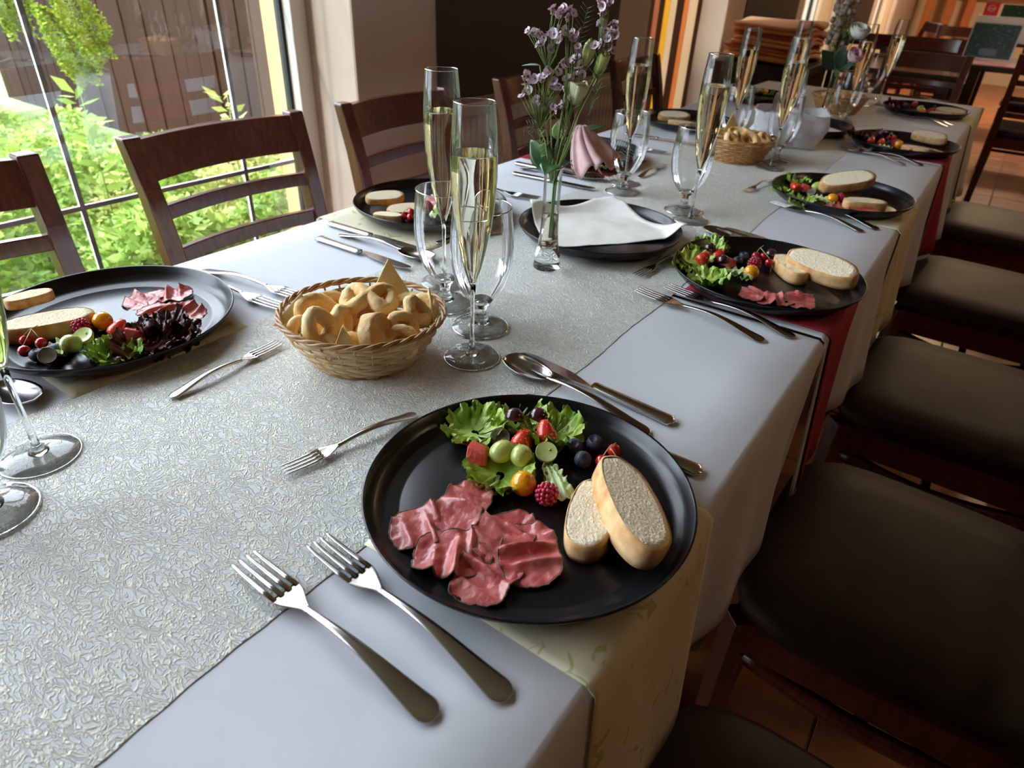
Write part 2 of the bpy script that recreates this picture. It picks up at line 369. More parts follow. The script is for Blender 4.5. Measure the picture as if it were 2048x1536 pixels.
class Proto:
    """first use hands out the source itself, later uses copies of it"""
    def __init__(s, fn): s.fn = fn; s.src = None
    def put(s, loc, rz=0.0, label=None, group=None, rot=None, scale=None):
        r = rot if rot is not None else (0, 0, rz)
        if s.src is None:
            s.src = s.fn(); s.pend = True
            CH[s.src.name] = {'k': kids(s.src), 'g': {k.name: kids(k) for k in kids(s.src)}}
            o = s.src; o.location = loc; o.rotation_euler = r
            if scale is not None: o.scale = (scale,)*3 if not isinstance(scale, tuple) else scale
            else: o.scale = (1, 1, 1)
            if label: o['label'] = label
            if group: o['group'] = group
            return o
        o = dup(s.src, loc, r, label, group, scale=(scale if scale is not None else 1.0))
        if not group and 'group' in o: del o['group']
        return o
def struct(o): o['kind'] = 'structure'; return o

# ------------------------------------------------------------------ the room
YB, YF, XR, ZC = 12.0, -3.0, 4.2, 2.75
XP, XG = -1.57, -1.81             # room face of the piers, glass plane
XO = -1.95                        # outer wall face
floor = struct(MB().box(XO, XR, YF, YB, -0.10, -0.004).build('floor', 'grout', smooth=False))
tm = None
T = 0.33
for i in range(-5, 7):
    for j in range(0, 25):
        x, y = 0.088+T*i+0.0, 0.03+T*j
        if x < -0.6 and y < 3.3: continue
        if tm is None:
            tile = MB().box(-T/2+0.003, T/2-0.003, -T/2+0.003, T/2-0.003, -0.012, 0.0).build('tile', 'tile', floor, smooth=False, bevel=0.0015)
            tm = tile
        else:
            tile = tm.copy(); COL.objects.link(tile)
        tile.location = (x+T/2, y+T/2, rnd.uniform(-0.0006, 0.0006)); tile.rotation_euler = (0, 0, rnd.choice((0, PI/2, PI)))
far = MB()
far.box(-1.9, -0.95, YF+.02, 3.3, -0.006, -0.0005); far.box(1.1+T*3, XR-.02, YF+.02, YB-.02, -0.006, -0.0005)
far.box(-1.5, 2.3, 8.30, YB-.02, -0.006, -0.0005); far.box(-0.94, 2.0, YF+.02, 0.02, -0.006, -0.0005)
tag(far.build('tile_field', 'tile', floor, smooth=False), kind='stuff')

struct(MB().box(XO, XR, YF, YB, ZC, ZC+0.1).build('ceiling', 'ceiling', smooth=False))
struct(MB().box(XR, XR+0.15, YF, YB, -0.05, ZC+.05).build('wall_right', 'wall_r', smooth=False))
struct(MB().box(XO, XR, YB, YB+0.15, -0.05, ZC+.05).build('wall_back', 'wall_back', smooth=False))
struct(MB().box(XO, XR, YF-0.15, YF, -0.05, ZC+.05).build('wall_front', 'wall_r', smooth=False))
piers = [(YF, -1.80), (1.45, 3.36), (4.42, 6.10), (7.30, 9.05), (10.3, YB)]
wins = [(-1.80, 1.45), (3.36, 4.42), (6.10, 7.30), (9.05, 10.3)]
wl = MB()
for a, b in piers: wl.box(XO, XP, a, b, 0, ZC)
for a, b in wins: wl.box(XO, XP, a, b, 2.45, ZC); wl.box(XO, XP, a, b, -0.02, 0.03)
wall_left = struct(wl.build('wall_left', 'wall', smooth=False, bevel=0.008))
for a, b in ((1.80, 3.03), (4.73, 5.92), (7.50, 8.80)):
    MB().box(XP-0.001, XP+0.006, a, b, 0.74, ZC-0.002).build('painted_panel', 'dark_panel', wall_left, smooth=False)

for yy, sg in ((1.45, -1),):
    MB().box(XO-0.005, XG-0.022, yy-0.012, yy+0.001, 0.03, 2.45).build('outer_reveal', 'salmon_wall', wall_left, smooth=False)
def window(idx, a, b, muntins):
    fr = empty('window_%d' % idx, (0, 0, 0)); fr['kind'] = 'structure'
    z0, z1 = 0.03, 2.45; fw_ = 0.055
    f = MB()
    f.box(XG-0.02, XG+0.05, a, a+fw_, z0, z1); f.box(XG-0.02, XG+0.05, b-fw_, b, z0, z1)
    f.box(XG-0.05, XG+0.05, a+fw_, b-fw_, z0, z0+0.06); f.box(XG-0.05, XG+0.05, a+fw_, b-fw_, z1-0.06, z1)
    f.build('window_frame', 'frame', fr, smooth=False, bevel=0.004)
    g = MB(); t = 0.009
    g.box(XG-0.012, XG+0.012, a+fw_, a+fw_+t, z0+.06, z1-.06); g.box(XG-0.012, XG+0.012, b-fw_-t, b-fw_, z0+.06, z1-.06)
    g.box(XG-0.012, XG+0.012, a+fw_, b-fw_, z0+.06, z0+.06+t)
    g.build('gasket', 'gasket', fr, smooth=False)
    p = MB().grid(lambda u, v: (XG, a+fw_+t+u*(b-a-2*(fw_+t)), z0+0.065+v*(z1-z0-.13)), 2, 2)
    p.build('window_pane', 'pane', fr, smooth=False)
    for y in muntins: MB().box(XG-0.010, XG-0.002, y-0.006, y+0.006, z0+.07, z1-.07).build('glazing_bar', 'bar_white', fr, smooth=False)
    if muntins:
        for z in (0.10, 0.585, 1.07, 1.555, 2.04):
            MB().box(XG-0.0095, XG-0.0025, a+fw_, b-fw_, z-0.006, z+0.006).build('glazing_bar', 'bar_white', fr, smooth=False)
window(1, *wins[0], [0.725-0.478*k for k in range(0, 6)]+[1.20])
window(2, *wins[1], []); window(3, *wins[2], []); window(4, *wins[3], [])

# window drapes in the second window and its neighbours (vertical folds, lit by the sun)
def translucent(m, f):
    nt = m.node_tree; p = nt.nodes['Principled BSDF']; t = N(nt, 'BsdfTranslucent'); t.inputs[0].default_value = p.inputs['Base Color'].default_value
    mx = N(nt, 'MixShader'); mx.inputs[0].default_value = f; nt.links.new(p.outputs[0], mx.inputs[1]); nt.links.new(t.outputs[0], mx.inputs[2])
    nt.links.new(mx.outputs[0], nt.nodes['Material Output'].inputs[0])
def drape(name, y0, y1, x, m, label, cat='curtain', amp=0.022, freq=5, group=None):
    g = MB().grid(lambda u, v: (x+amp*math.sin(u*freq*2*PI+0.4*math.sin(v*3)), y0+u*(y1-y0), 0.05+v*2.38), 60, 6)
    return tag(g.build(name, m, solid=0.003), label, cat, group)
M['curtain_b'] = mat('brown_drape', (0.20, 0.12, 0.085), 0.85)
M['curtain_c'] = mat('cream_drape', (0.80, 0.66, 0.50), 0.85)
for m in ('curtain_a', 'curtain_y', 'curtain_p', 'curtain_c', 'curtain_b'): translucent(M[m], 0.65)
for y0, y1, m, lb in ((3.40, 3.475, 'curtain_b', 'brown drape strip at the left of the second window'), (3.478, 3.535, 'curtain_p', 'salmon drape strip farthest left in the second window'),
        (3.538, 3.598, 'curtain_b', 'brown drape strip between the salmon and yellow strips'), (3.60, 3.665, 'curtain_y', 'yellow drape strip in the second window'),
        (3.668, 3.75, 'curtain_c', 'cream drape strip right of the yellow strip'), (3.753, 3.845, 'curtain_b', 'brown drape strip between the two lit orange strips'),
        (3.848, 3.91, 'curtain_a', 'orange drape strip right of the middle of the second window'), (3.913, 4.035, 'curtain_c', 'wide cream drape strip at the right of the second window'),
        (4.038, 4.10, 'curtain_b', 'brown strip standing in for shade beside the right window frame')):  # last brown strip paints the shade of the frame and reveal
    drape('curtain', y0, y1, -1.61, m, lb, amp=.006, freq=1)
drape('curtain', 6.75, 7.25, -1.62, 'curtain_c', 'cream curtain at the third window past the second dark wall panel', amp=.03, freq=4)
drape('curtain', 9.75, 10.25, -1.62, 'curtain_c', 'cream curtain at the farthest window beside the orange wooden posts', amp=.03, freq=4)

# radiator under the dark panel
rad = empty('radiator', (XP+0.05, 2.42, 0), 0, 'cream panel radiator with vertical ribs under the dark wall panel', 'radiator')
b = MB(); b.box(-0.035, 0.035, -0.60, 0.60, 0.70, 0.745); b.build('top_grille', 'radiator', rad, smooth=False, bevel=0.004)
b = MB().grid(lambda u, v: (0.035-0.008*(0.5+0.5*math.cos(u*36*2*PI)), -0.60+u*1.2, 0.10+v*0.60), 290, 2)
b.build('ribbed_panel', 'radiator', rad)
b = MB(); b.box(-0.035, 0.02, -0.60, 0.60, 0.10, 0.70); b.build('back_panel', 'radiator', rad, smooth=False)
b = MB().tube([(0, -0.63, 0.02), (0, -0.63, 0.14), (0, -0.6, 0.14)], 0.009); b.build('pipe', 'radiator', rad)
b = MB().box(-0.049, -0.03, -0.3, 0.3, 0.3, 0.34); b.build('bracket', 'radiator', rad, smooth=False)

# back wall shelf rail and posts
tag(MB().box(-1.5, 1.6, YB-0.12, YB, 1.02, 1.07).build('wall_rail', 'orange_wood', smooth=False, bevel=.004), 'wooden rail along the cream back wall', 'rail')
for k, (y, x) in enumerate(((11.45, -1.35), (11.6, -1.12), (11.75, -0.9))):
    tag(MB().box(x-.05, x+.05, y-.03, y+.03, 0, ZC).build('wooden_post', 'orange_wood', smooth=False, bevel=.005),
        ('leftmost', 'middle', 'rightmost')[k]+' of the three orange wooden posts by the far window', 'post', 'orange wooden posts by the far window')

# ------------------------------------------------------------------ outdoors
gr = struct(MB().grid(lambda u, v: (-14+u*(14+XO), -8+v*24, -0.03+0.03*noise.noise(Vector((u*9, v*9, 1)))), 30, 40).build('ground', 'soil'))
def leaf_cloud(name, m, n, posfn, size, label=None, cat=None, kind='stuff', parent=None, seed=1, aspect=0.5, droop=0.3):
    R = np.random.RandomState(seed); P = posfn(R, n)
    d = R.normal(size=(n, 3)); d[:, 2] = np.abs(d[:, 2])*0.6-droop*0.3; d /= np.linalg.norm(d, axis=1)[:, None]
    e = np.cross(d, R.normal(size=(n, 3))); e /= np.linalg.norm(e, axis=1)[:, None]
    s = size*(0.6+0.8*R.rand(n))[:, None]
    V = np.stack([P, P+d*s*0.5+e*s*aspect*0.5, P+d*s, P+d*s*0.5-e*s*aspect*0.5], 1).reshape(-1, 3)
    me = bpy.data.meshes.new(name); me.vertices.add(4*n); me.vertices.foreach_set('co', V.ravel())
    me.loops.add(4*n); me.loops.foreach_set('vertex_index', np.arange(4*n)); me.polygons.add(n)
    me.polygons.foreach_set('loop_start', np.arange(0, 4*n, 4)); me.update(calc_edges=True); me.materials.append(M[m])
    o = bpy.data.objects.new(name, me); COL.objects.link(o)
    if parent: o.parent = parent
    return tag(o, label, cat, None, kind)
def bushpos(x0, x1, y0, y1, h, bumps=2.5):
    def f(R, n):
        x = x0+(x1-x0)*R.rand(n); y = y0+(y1-y0)*R.rand(n)
        hh = h*(0.62+0.22*np.sin(x*bumps*2.3+1)*np.cos(y*bumps*1.9)+0.16*np.sin(y*bumps*4.1+x*7))
        z = hh*(1-0.5*R.rand(n)**2.2)
        return np.stack([x, y, z], 1)
    return f
leaf_cloud('undergrowth', 'foliage', 85000, bushpos(-4.6, -2.05, -2.5, 1.75, 0.52), 0.040, 'bright green leafy undergrowth outside the big window', 'plants', seed=3)
leaf_cloud('ground_cover', 'foliage2', 22000, bushpos(-3.4, -2.02, 1.2, 2.15, 0.36, 4), 0.032, 'low yellow green ground cover by the salmon wall', 'plants', seed=4)
def sprig(x, y, h, label, m='foliage'):
    o = empty('tall_sprig', (x, y, 0), 0, label, 'plant')
    MB().tube([(0, 0, 0), (0.01, 0, h*.5), (0, 0.01, h)], [0.004, 0.003, 0.0015], 6).build('stem', 'stem', o)
    def pf(R, n):
        t = 0.45+0.55*np.arange(n)/n
        return np.stack([0.01*np.sin(t*30), 0.01*np.cos(t*30), t*h], 1)
    leaf_cloud('leaves', m, 40, pf, 0.075, parent=o, seed=int(h*100), aspect=0.35)
sprig(-2.62, 1.14, 0.72, 'tall green nettle sprig rising above the undergrowth')
sprig(-2.75, 0.93, 0.60, 'shorter pale sprig left of the nettle sprig')
sprig(-2.5, 1.62, 0.68, 'yellowish flowering sprig right of the nettle sprig', 'foliage2')
# salmon plaster pillar, plank fence, dark conifers
tag(MB().box(-2.99, -1.96, 2.20, 2.5, -0.05, 3.2).build('plaster_wall', 'salmon_wall', smooth=False, bevel=.01), 'sunlit salmon plaster wall outside, right of the window', 'wall')
fe = empty('plank_fence', (-4.9, 2.45, 0), 0, 'brown upright plank fence outside beside the salmon wall', 'fence')
k = 0; x = -2.0
while x < 1.88:
    wdt = rnd.uniform(0.11, 0.15)
    MB().box(x, x+wdt-0.008, rnd.uniform(-.006, .006), 0.03, 0.02, 2.3+rnd.uniform(-.02, .02)).build('plank', 'fence_wood', fe, smooth=False); x += wdt
MB().box(-2.0, 1.85, 0.031, 0.06, 0.4, 0.48).build('rail', 'fence_wood', fe, smooth=False)
MB().box(-2.0, 1.85, 0.031, 0.06, 1.7, 1.78).build('rail', 'fence_wood', fe, smooth=False)
def conifer(x, y, h, r, label, m='conifer', n=9000, size=0.14):
    o = empty('conifer', (x, y, 0), 0, label, 'tree', 'dark conifers beyond the garden')
    MB().tube([(0, 0, 0), (0, 0, h*.9)], [0.09, 0.02], 8).build('trunk', 'bark', o)
    def pf(R, n):
        t = R.rand(n)**0.8; a = R.rand(n)*2*PI; rr = r*(1-0.75*t)*(0.55+0.45*R.rand(n))
        return np.stack([rr*np.cos(a), rr*np.sin(a), 0.1+t*h], 1)
    leaf_cloud('crown', m, n, pf, size, parent=o, seed=int(x*-100+y*10) % 9999, aspect=0.3)
conifer(-6.6, 0.9, 4.2, 0.9, 'tall dark conifer beyond the undergrowth, right one of two')
conifer(-6.8, -1.9, 4.2, 0.9, 'tall dark conifer beyond the undergrowth, left one of two')
# thuja sprays hanging by the window top left
def spray(x, y, z, dx, dz, L_, label, seed):
    o = empty('thuja_spray', (x, y, z), 0, label, 'branch', 'yellow green thuja sprays outside the window')
    P = [Vector((0, 0, 0)), Vector((dx*.5, 0.04, dz*.4)), Vector((dx, 0.02, dz))]
    MB().tube(P, [.006, .004, .002], 6).build('twig', 'bark', o)
    def pf(R, n):
        # flat fern-like fronds: side branchlets leaving a drooping spine
        nb = 26; b_ = R.randint(0, nb, n); sg = np.where(R.rand(n) < .5, -1, 1); tb = (b_+.5)/nb; u = R.rand(n)**.8
        ln = (0.028+0.085*np.sin(np.minimum(tb*1.2, 1)*PI*.9))*u
        q = np.stack([dx*tb+.50*ln*np.sign(dx), sg*ln*.85, dz*tb-ln*.50], 1)
        return q+R.normal(size=(n, 3))*.0022
    leaf_cloud('scales', 'thuja', 3600, pf, 0.011, parent=o, seed=seed, aspect=0.55, droop=.6)
    o.rotation_euler = (0, 0, .55)
spray(-2.40, 0.84, 1.20, 0.10, -0.26, .3, 'thuja spray at the top left corner of the window view', 1)
spray(-2.35, 1.00, 1.12, 0.12, -0.24, .3, 'large thuja spray right of the first glazing bar', 2)
spray(-2.45, 1.02, 0.99, 0.08, -0.20, .3, 'small thuja spray hanging lowest beside the glazing bar', 3)
spray(-2.60, 1.30, 1.18, 0.14, -0.14, .3, 'thuja spray hanging rightmost, in front of the planks', 4)
# evergreen backdrop for the far windows
tag(MB().box(-5.2, -5.0, 4.2, 14, -0.05, 3.0).build('garden_wall', 'salmon_wall', smooth=False), 'salmon garden wall outside the far windows', 'wall')

# ------------------------------------------------------------------ dining tables, cloths
TX0, TX1 = -0.935, -0.098
tabs = [(-0.34, 0.855), (0.875, 2.075), (2.095, 3.30)]
names = ('nearest dark wooden dining table, under the first tablecloth', 'middle dark wooden dining table of the long row, under cloth', 'far dark wooden dining table ending the row, under cloth')
for (a, b), nm in zip(tabs, names):
    t = empty('dining_table', ((TX0+TX1)/2, (a+b)/2, 0), 0, nm, 'table', 'dining tables pushed into one row')
    hw, hl = (TX1-TX0)/2-.004, (b-a)/2-.004
    MB().box(-hw, hw, -hl, hl, 0.715, 0.7455).build('tabletop', 'dark_table', t, smooth=False, bevel=.003)
    MB().box(-hw+.05, hw-.05, -hl+.05, hl-.05, 0.64, 0.715).build('apron', 'dark_table', t, smooth=False)
    for sx in (-1, 1):
        for sy in (-1, 1):
            MB().box(sx*(hw-.07)-.03, sx*(hw-.07)+.03, sy*(hl-.07)-.03, sy*(hl-.07)+.03, 0.002, 0.64).build('leg', 'dark_table', t, smooth=False, bevel=.003)

def cloth(name, y0, y1, hang, m, label, cat, z=TT, x0=TX0, x1=TX1, n=120, seed=0, amp=0.010, th=0.0012, sag_end=0.0, left=True, rightside=True, group=None, lift=0.0, hem=0.006, endhang=0.0):
    prof = []
    ro = 0.006
    if left:
        for k in range(9): prof.append((x0-0.004-lift, z-hang+(hang-ro)*k/8, (8-k)/8, -1))
        prof.append((x0+0.004-lift, z, 0, 0))
    else: prof.append((x0, z, 0, 0))
    for k in range(1, 12): prof.append((x0+(x1-x0)*k/12, z, 0, 0))
    if rightside:
        prof.append((x1-0.004+lift, z, 0, 0))
        for k in range(9): prof.append((x1+0.004+lift, z-ro-(hang-ro)*k/8, k/8, 1))
    else: prof.append((x1, z, 0, 0))
    def f(u, v):
        i = min(int(round(v*(len(prof)-1))), len(prof)-1); px, pz, w_, sd_ = prof[i]; y = y0+u*(y1-y0)
        if sd_:
            s = seed*3.7+y
            wv = amp*(math.sin(s*19)+0.6*math.sin(s*41+1.3)+0.5*math.sin(s*8+.4))
            px += sd_*w_*(wv+amp*1.2)
            pz += w_*hem*math.sin(s*13+seed)
            y += (w_*0.004*math.sin(s*23))
        else: pz += 0.00012*noise.noise(Vector((px*7, y*7, seed)))
        return (px, y, pz)
    o = MB().grid(f, n, len(prof)).build(name, m, solid=th, auto=None)
    return tag(o, label, cat, group)
cloth('tablecloth', -0.36, 0.862, 0.270, 'white_cloth', 'white tablecloth over the nearest table, ending at the burgundy strip', 'tablecloth', seed=1, z=TT-0.0006)
cloth('tablecloth', 0.872, 2.082, 0.270, 'white_cloth', 'white tablecloth over the middle table between two burgundy strips', 'tablecloth', seed=2, amp=.012, z=TT-0.0006)
cloth('tablecloth', 2.092, 3.318, 0.30, 'white_cloth', 'white tablecloth over the far table with draped end corner', 'tablecloth', seed=3, amp=.016, z=TT-0.0006)
tag(MB().grid(lambda u, v: (TX0+u*(TX1-TX0+.012), 3.320+v*0.03*(1+math.sin(u*14))*0.8, TT-0.002-v*0.30), 40, 8).build('end_cloth', 'white_cloth', solid=.0012), 'white cloth hanging off the far end of the table', 'tablecloth')

strips_r = [(0.250, 0.460, 'scroll', 'cream scroll-print cloth strip under the nearest plate, hanging over the edge'),
            (0.888, 1.082, 'burgundy', 'burgundy cloth strip under the second right plate, hanging over the edge'),
            (1.430, 1.645, 'scroll', 'cream scroll-print cloth strip under the third right plate'),
            (2.105, 2.290, 'burgundy', 'burgundy cloth strip under the fourth right plate'),
            (2.840, 3.040, 'scroll', 'cream cloth strip under the farthest right plate')]
strips_l = [(0.210, 0.420, 'scroll', 'cream cloth strip under the big left plate by the window'),
            (0.755, 0.985, 'scroll', 'cream cloth strip under the plate behind the champagne flutes'),
            (1.370, 1.570, 'burgundy', 'burgundy cloth strip under the plate behind the flower vase'),
            (1.960, 2.160, 'scroll', 'cream cloth strip under the fourth left plate'),
            (2.600, 2.800, 'burgundy', 'burgundy cloth strip under the farthest left plate')]
for k, (a, b, m, lb) in enumerate(strips_r):
    cloth('place_strip', a, b, 0.262, m, lb, 'cloth strip', z=TT+0.0006, x0=-0.304, x1=TX1, left=False, seed=(1, 2, 2, 3, 3)[k], amp=(.010, .012, .012, .016, .016)[k], th=.0009, lift=.0032, n=30, hem=.003)
for k, (a, b, m, lb) in enumerate(strips_l):
    cloth('place_strip', a, b, 0.262, m, lb, 'cloth strip', z=TT+0.0006, x0=TX0, x1=-0.686, rightside=False, seed=(1, 1, 2, 2, 3)[k], amp=(.010, .010, .012, .012, .016)[k], th=.0009, lift=(.0032, .012, .0032, .014, .0032)[k], n=24, hem=.003)

def runner(y0, y1, label, seed):
    def f(u, v):
        y = y0+u*(y1-y0); e = 0.0014*math.sin(y*31+seed)+0.0004*math.sin(y*177)
        xr = -0.300-0.040*max(0, min(1, y/3.3))+e; xl = -0.69+0.5*e
        return (xl+(xr-xl)*v, y, TT+0.0006+0.0001*noise.noise(Vector((v*14, y*34, seed))))
    o = MB().grid(f, int((y1-y0)*160), 50).build('table_runner', 'runner', smooth=False, solid=.0004)
    return tag(o, label, 'table runner')
runner(-0.34, 1.565, 'crinkled cream and gold runner along the near half of the table', 1)
runner(1.572, 3.31, 'crinkled cream runner along the far half of the table', 2)

# ------------------------------------------------------------------ chairs
def make_chair():
    t = empty('dining_chair', (0, 0, 0), 0, 'x', 'chair')      # local: front of the seat at +y, back at -y
    def seatf(q):
        return q
    s = MB()
    def sf(u, v):        # cushion: rounded box
        a = 2*PI*u; ca, sa = math.cos(a), math.sin(a); n_ = 5.0
        r = (abs(ca)**n_+abs(sa)**n_)**(-1/n_)
        prof = [(0.0, 0.425), (0.93, 0.425), (0.99, 0.432), (1.0, 0.445), (0.99, 0.460), (0.93, 0.470), (0.6, 0.476), (0.0, 0.478)]
        k, z = prof[int(round(v*7))]
        return (0.205*k*r*ca*(1.0+0.03*sa), 0.205*k*r*sa, z)
    s.grid(sf, 40, 8, cu=True); s.build('seat_cushion', 'seat', t)
    a = MB()
    a.box(-0.185, 0.185, 0.165, 0.187, 0.365, 0.424); a.box(-0.185, 0.185, -0.187, -0.165, 0.365, 0.424)
    a.box(-0.187, -0.165, -0.166, 0.166, 0.365, 0.424); a.box(0.165, 0.187, -0.166, 0.166, 0.365, 0.424)
    a.build('seat_frame', 'chair_wood', t, smooth=False, bevel=.002)
    for sx in (-1, 1):
        b = MB(); b.tube([(sx*0.178, 0.178, 0.0), (sx*0.176, 0.176, 0.425)], [0.019, 0.025], 4)
        b.build('leg', 'chair_wood', t, smooth=False, bevel=.002)
        # rear leg and back post in one sweep
        pts = [(0.172, -0.235, 0.0), (0.174, -0.200, 0.22), (0.178, -0.192, 0.43), (0.180, -0.208, 0.58), (0.182, -0.240, 0.74), (0.186, -0.270, 0.852)]
        vs = []; fs = []; hw = [.015, .017, .018, .017, .017, .018]; hd = [.016, .020, .024, .020, .018, .015]
        for (x, y, z), w_, d_ in zip(pts, hw, hd):
            vs += [(sx*x-w_, y-d_, z), (sx*x+w_, y-d_, z), (sx*x+w_, y+d_, z), (sx*x-w_, y+d_, z)]
        for i in range(5):
            for k in range(4): fs.append((i*4+k, i*4+(k+1) % 4, (i+1)*4+(k+1) % 4, (i+1)*4+k))
        fs += [(3, 2, 1, 0), (20, 21, 22, 23)]
        MB().add(vs, fs).build('back_post', 'chair_wood', t, smooth=False, bevel=.004)
    def rail(z0, z1, y0, y1, bow, name, th=.010):
        def f(u, v):
            x = -0.172+0.344*u; bw = -bow*(1-(2*u-1)**2)
            c = [(0, 0), (1, 0), (1, 1), (0, 1)][int(round(v*4)) % 4]
            z = z0 if c[1] == 0 else z1; yy = (y0 if c[1] == 0 else y1)
            return (x, yy+bw+(th if c[0] else -th), z)
        MB().grid(f, 15, 4, cv=True).build(name, 'chair_wood', t, bevel=.002, auto=40)
    rail(0.772, 0.846, -0.247, -0.268, 0.030, 'top_rail', .011)
    rail(0.700, 0.726, -0.230, -0.236, 0.026, 'slat', .008)
    rail(0.617, 0.645, -0.212, -0.218, 0.022, 'slat', .008)
    rail(0.535, 0.560, -0.200, -0.204, 0.018, 'slat', .008)
    for sx in (-1, 1):
        b = MB(); P = [(sx*0.172, 0.17-0.36*k/8, 0.325+0.03*(abs(k-4)/4)**2) for k in range(9)]
        b.tube(P, .011, 6, flat=1.5).build('stretcher', 'chair_wood', t)
    b = MB(); b.tube([(-0.165, 0.0, 0.322), (0.165, 0.0, 0.322)], .009, 6); b.build('stretcher', 'chair_wood', t)
    return t
chairP = Proto(make_chair)
lab_l = ['brown slat-back chair cut off at the left picture edge', 'brown slat-back chair nearest in full before the big window', 'brown slat-back chair before the pale wall corner',
         'brown slat-back chair behind the flower vase before the radiator', 'dark slat-back chair before the orange drapes of the second window']
for y, lb in zip((0.27, 0.815, 1.335, 1.96, 2.70), lab_l):
    chairP.put((-1.03, y, 0), -PI/2, lb, 'chairs along the window side')
lab_r = ['brown cushioned chair nearest the camera at bottom right, partly under the cloth', 'brown cushioned chair filling the lower right, beside the nearest plate',
         'brown cushioned chair third from the camera along the right side', 'brown cushioned chair fourth from the camera, right of the third plate', 'brown cushioned chair farthest on the right side by the tiled floor']
for y, lb in zip((0.305, 0.85, 1.425, 2.08, 2.80), lab_r):
    chairP.put((0.112, y, 0), PI/2, lb, 'chairs along the right side')
chairP.put((-0.44, 4.06, 0), PI, 'dark slat-back chair beyond the far end of the long table', 'chairs beyond the long table')
chairP.put((0.14, 5.03, 0), 0.0, 'dark chair at the right edge standing on the terracotta tiles', 'chairs beyond the long table')
chairP.put((-1.05, 7.6, 0), PI/2+.5, 'sunlit orange-brown chair below the orange wooden posts', 'chairs beyond the long table')
chairP.put((-0.55, 7.15, 0), PI, 'dark chair right of the sunlit orange-brown chair', 'chairs beyond the long table')
chairP.put((-1.05, 5.85, 0), 0.3, 'reddish chair before the cream curtain, left of the cafe tables', 'chairs beyond the long table')
chairP.put((-0.58, 5.35, 0), PI, 'dark chair between the two small dark tables', 'chairs beyond the long table')
chairP.put((0.12, 6.30, 0), PI, 'dark chair behind the menu board', 'chairs beyond the long table')

# small dark tables beyond
def cafe_table(x, y, hx, hy, label):
    t = empty('cafe_table', (x, y, 0), 0, label, 'table', 'small dark tables beyond')
    MB().box(-hx, hx, -hy, hy, 0.715, 0.745).build('tabletop', 'dark_table', t, smooth=False, bevel=.004)
    for sx in (-1, 1):
        for sy in (-1, 1):
            MB().box(sx*(hx-.06)-.028, sx*(hx-.06)+.028, sy*(hy-.06)-.028, sy*(hy-.06)+.028, 0.002, 0.715).build('leg', 'dark_table', t, smooth=False)
    return t
cafe_table(-0.62, 4.75, 0.34, 0.34, 'small dark table behind the chair at the table end')
cafe_table(-0.72, 6.45, 0.36, 0.36, 'small dark table farther back by the sunlit chair')
cafe_table(0.12, 5.60, 0.44, 0.40, 'dark table carrying the menu board at the right edge')
# menu board on the table, behind it a pink cloth, red card and green poster
mb_ = empty('menu_board', (-0.24, 5.45, 0.762), 0, 'dark green printed menu board in a clear stand on the dark table', 'menu', rot=(-0.10, 0, -0.12))
MB().box(-0.125, 0.125, -0.002, 0.002, 0.008, 0.195).build('menu_sheet', 'menu', mb_, smooth=False)
fr = MB(); fr.box(-0.132, -0.125, -.004, .004, 0, .202); fr.box(0.125, 0.132, -.004, .004, 0, .202); fr.box(-0.125, 0.125, -.004, .004, 0.195, .202); fr.box(-0.125, 0.125, -.004, .004, 0, .008)
fr.build('stand_edge', 'acrylic', mb_, smooth=False)
MB().box(-0.05, 0.05, -0.0045, -0.002, 0.02, 0.06).build('picture_patch', 'dark_table', mb_, smooth=False)
tag(MB().box(-0.30, 0.40, 5.20, 5.44, 0.7455, 0.752).build('pink_runner', 'pink_cloth', smooth=False), 'pink cloth lying on the dark table under the menu board', 'cloth')
rc = empty('red_card', (-0.44, 7.9, 0.93), 0, 'red card with white emblem standing behind the menu board', 'card')
MB().box(-0.055, 0.055, -0.003, 0.003, 0.0, 0.10).build('card', 'card_red', rc, smooth=False)
e = MB(); e.tube([(0.028*math.cos(t_), -0.0045, 0.055+0.022*math.sin(t_)) for t_ in [2*PI*k/16 for k in range(16)]], 0.003, 5, closed=True)
e.box(-0.02, 0.02, -.005, -.0035, .050, .056); e.build('white_emblem', 'card_white', rc, smooth=False)
gp = empty('green_poster', (-0.16, 7.9, 0.89), 0, 'green printed board right of the red card', 'poster')
MB().box(-0.20, 0.22, -0.003, 0.003, 0.0, 0.13).build('sheet', 'menu', gp, smooth=False)
cafe_table(-0.20, 8.0, 0.45, 0.30, 'dark table far back carrying the red card and green board')
tag(MB().box(-0.52, 0.10, 7.87, 7.93, 0.746, 0.93).build('card_stand', 'card_white', smooth=False), 'white stand holding the red card and green board', 'stand')
cr = empty('brown_crate', (-0.18, 4.85, 0), 0, 'small orange-brown stool under the dark table', 'stool')
MB().box(-.06, .06, -.06, .06, 0.30, 0.42).build('body', 'orange_wood', cr, smooth=False, bevel=.004)
MB().lathe([(0, .42), (.05, .42), (.055, .43), (0, .435)], 20).build('white_top', 'card_white', cr)
for sx in (-1, 1):
    for sy in (-1, 1): MB().box(sx*.05-.01, sx*.05+.01, sy*.05-.01, sy*.05+.01, .002, .30).build('leg', 'orange_wood', cr, smooth=False)

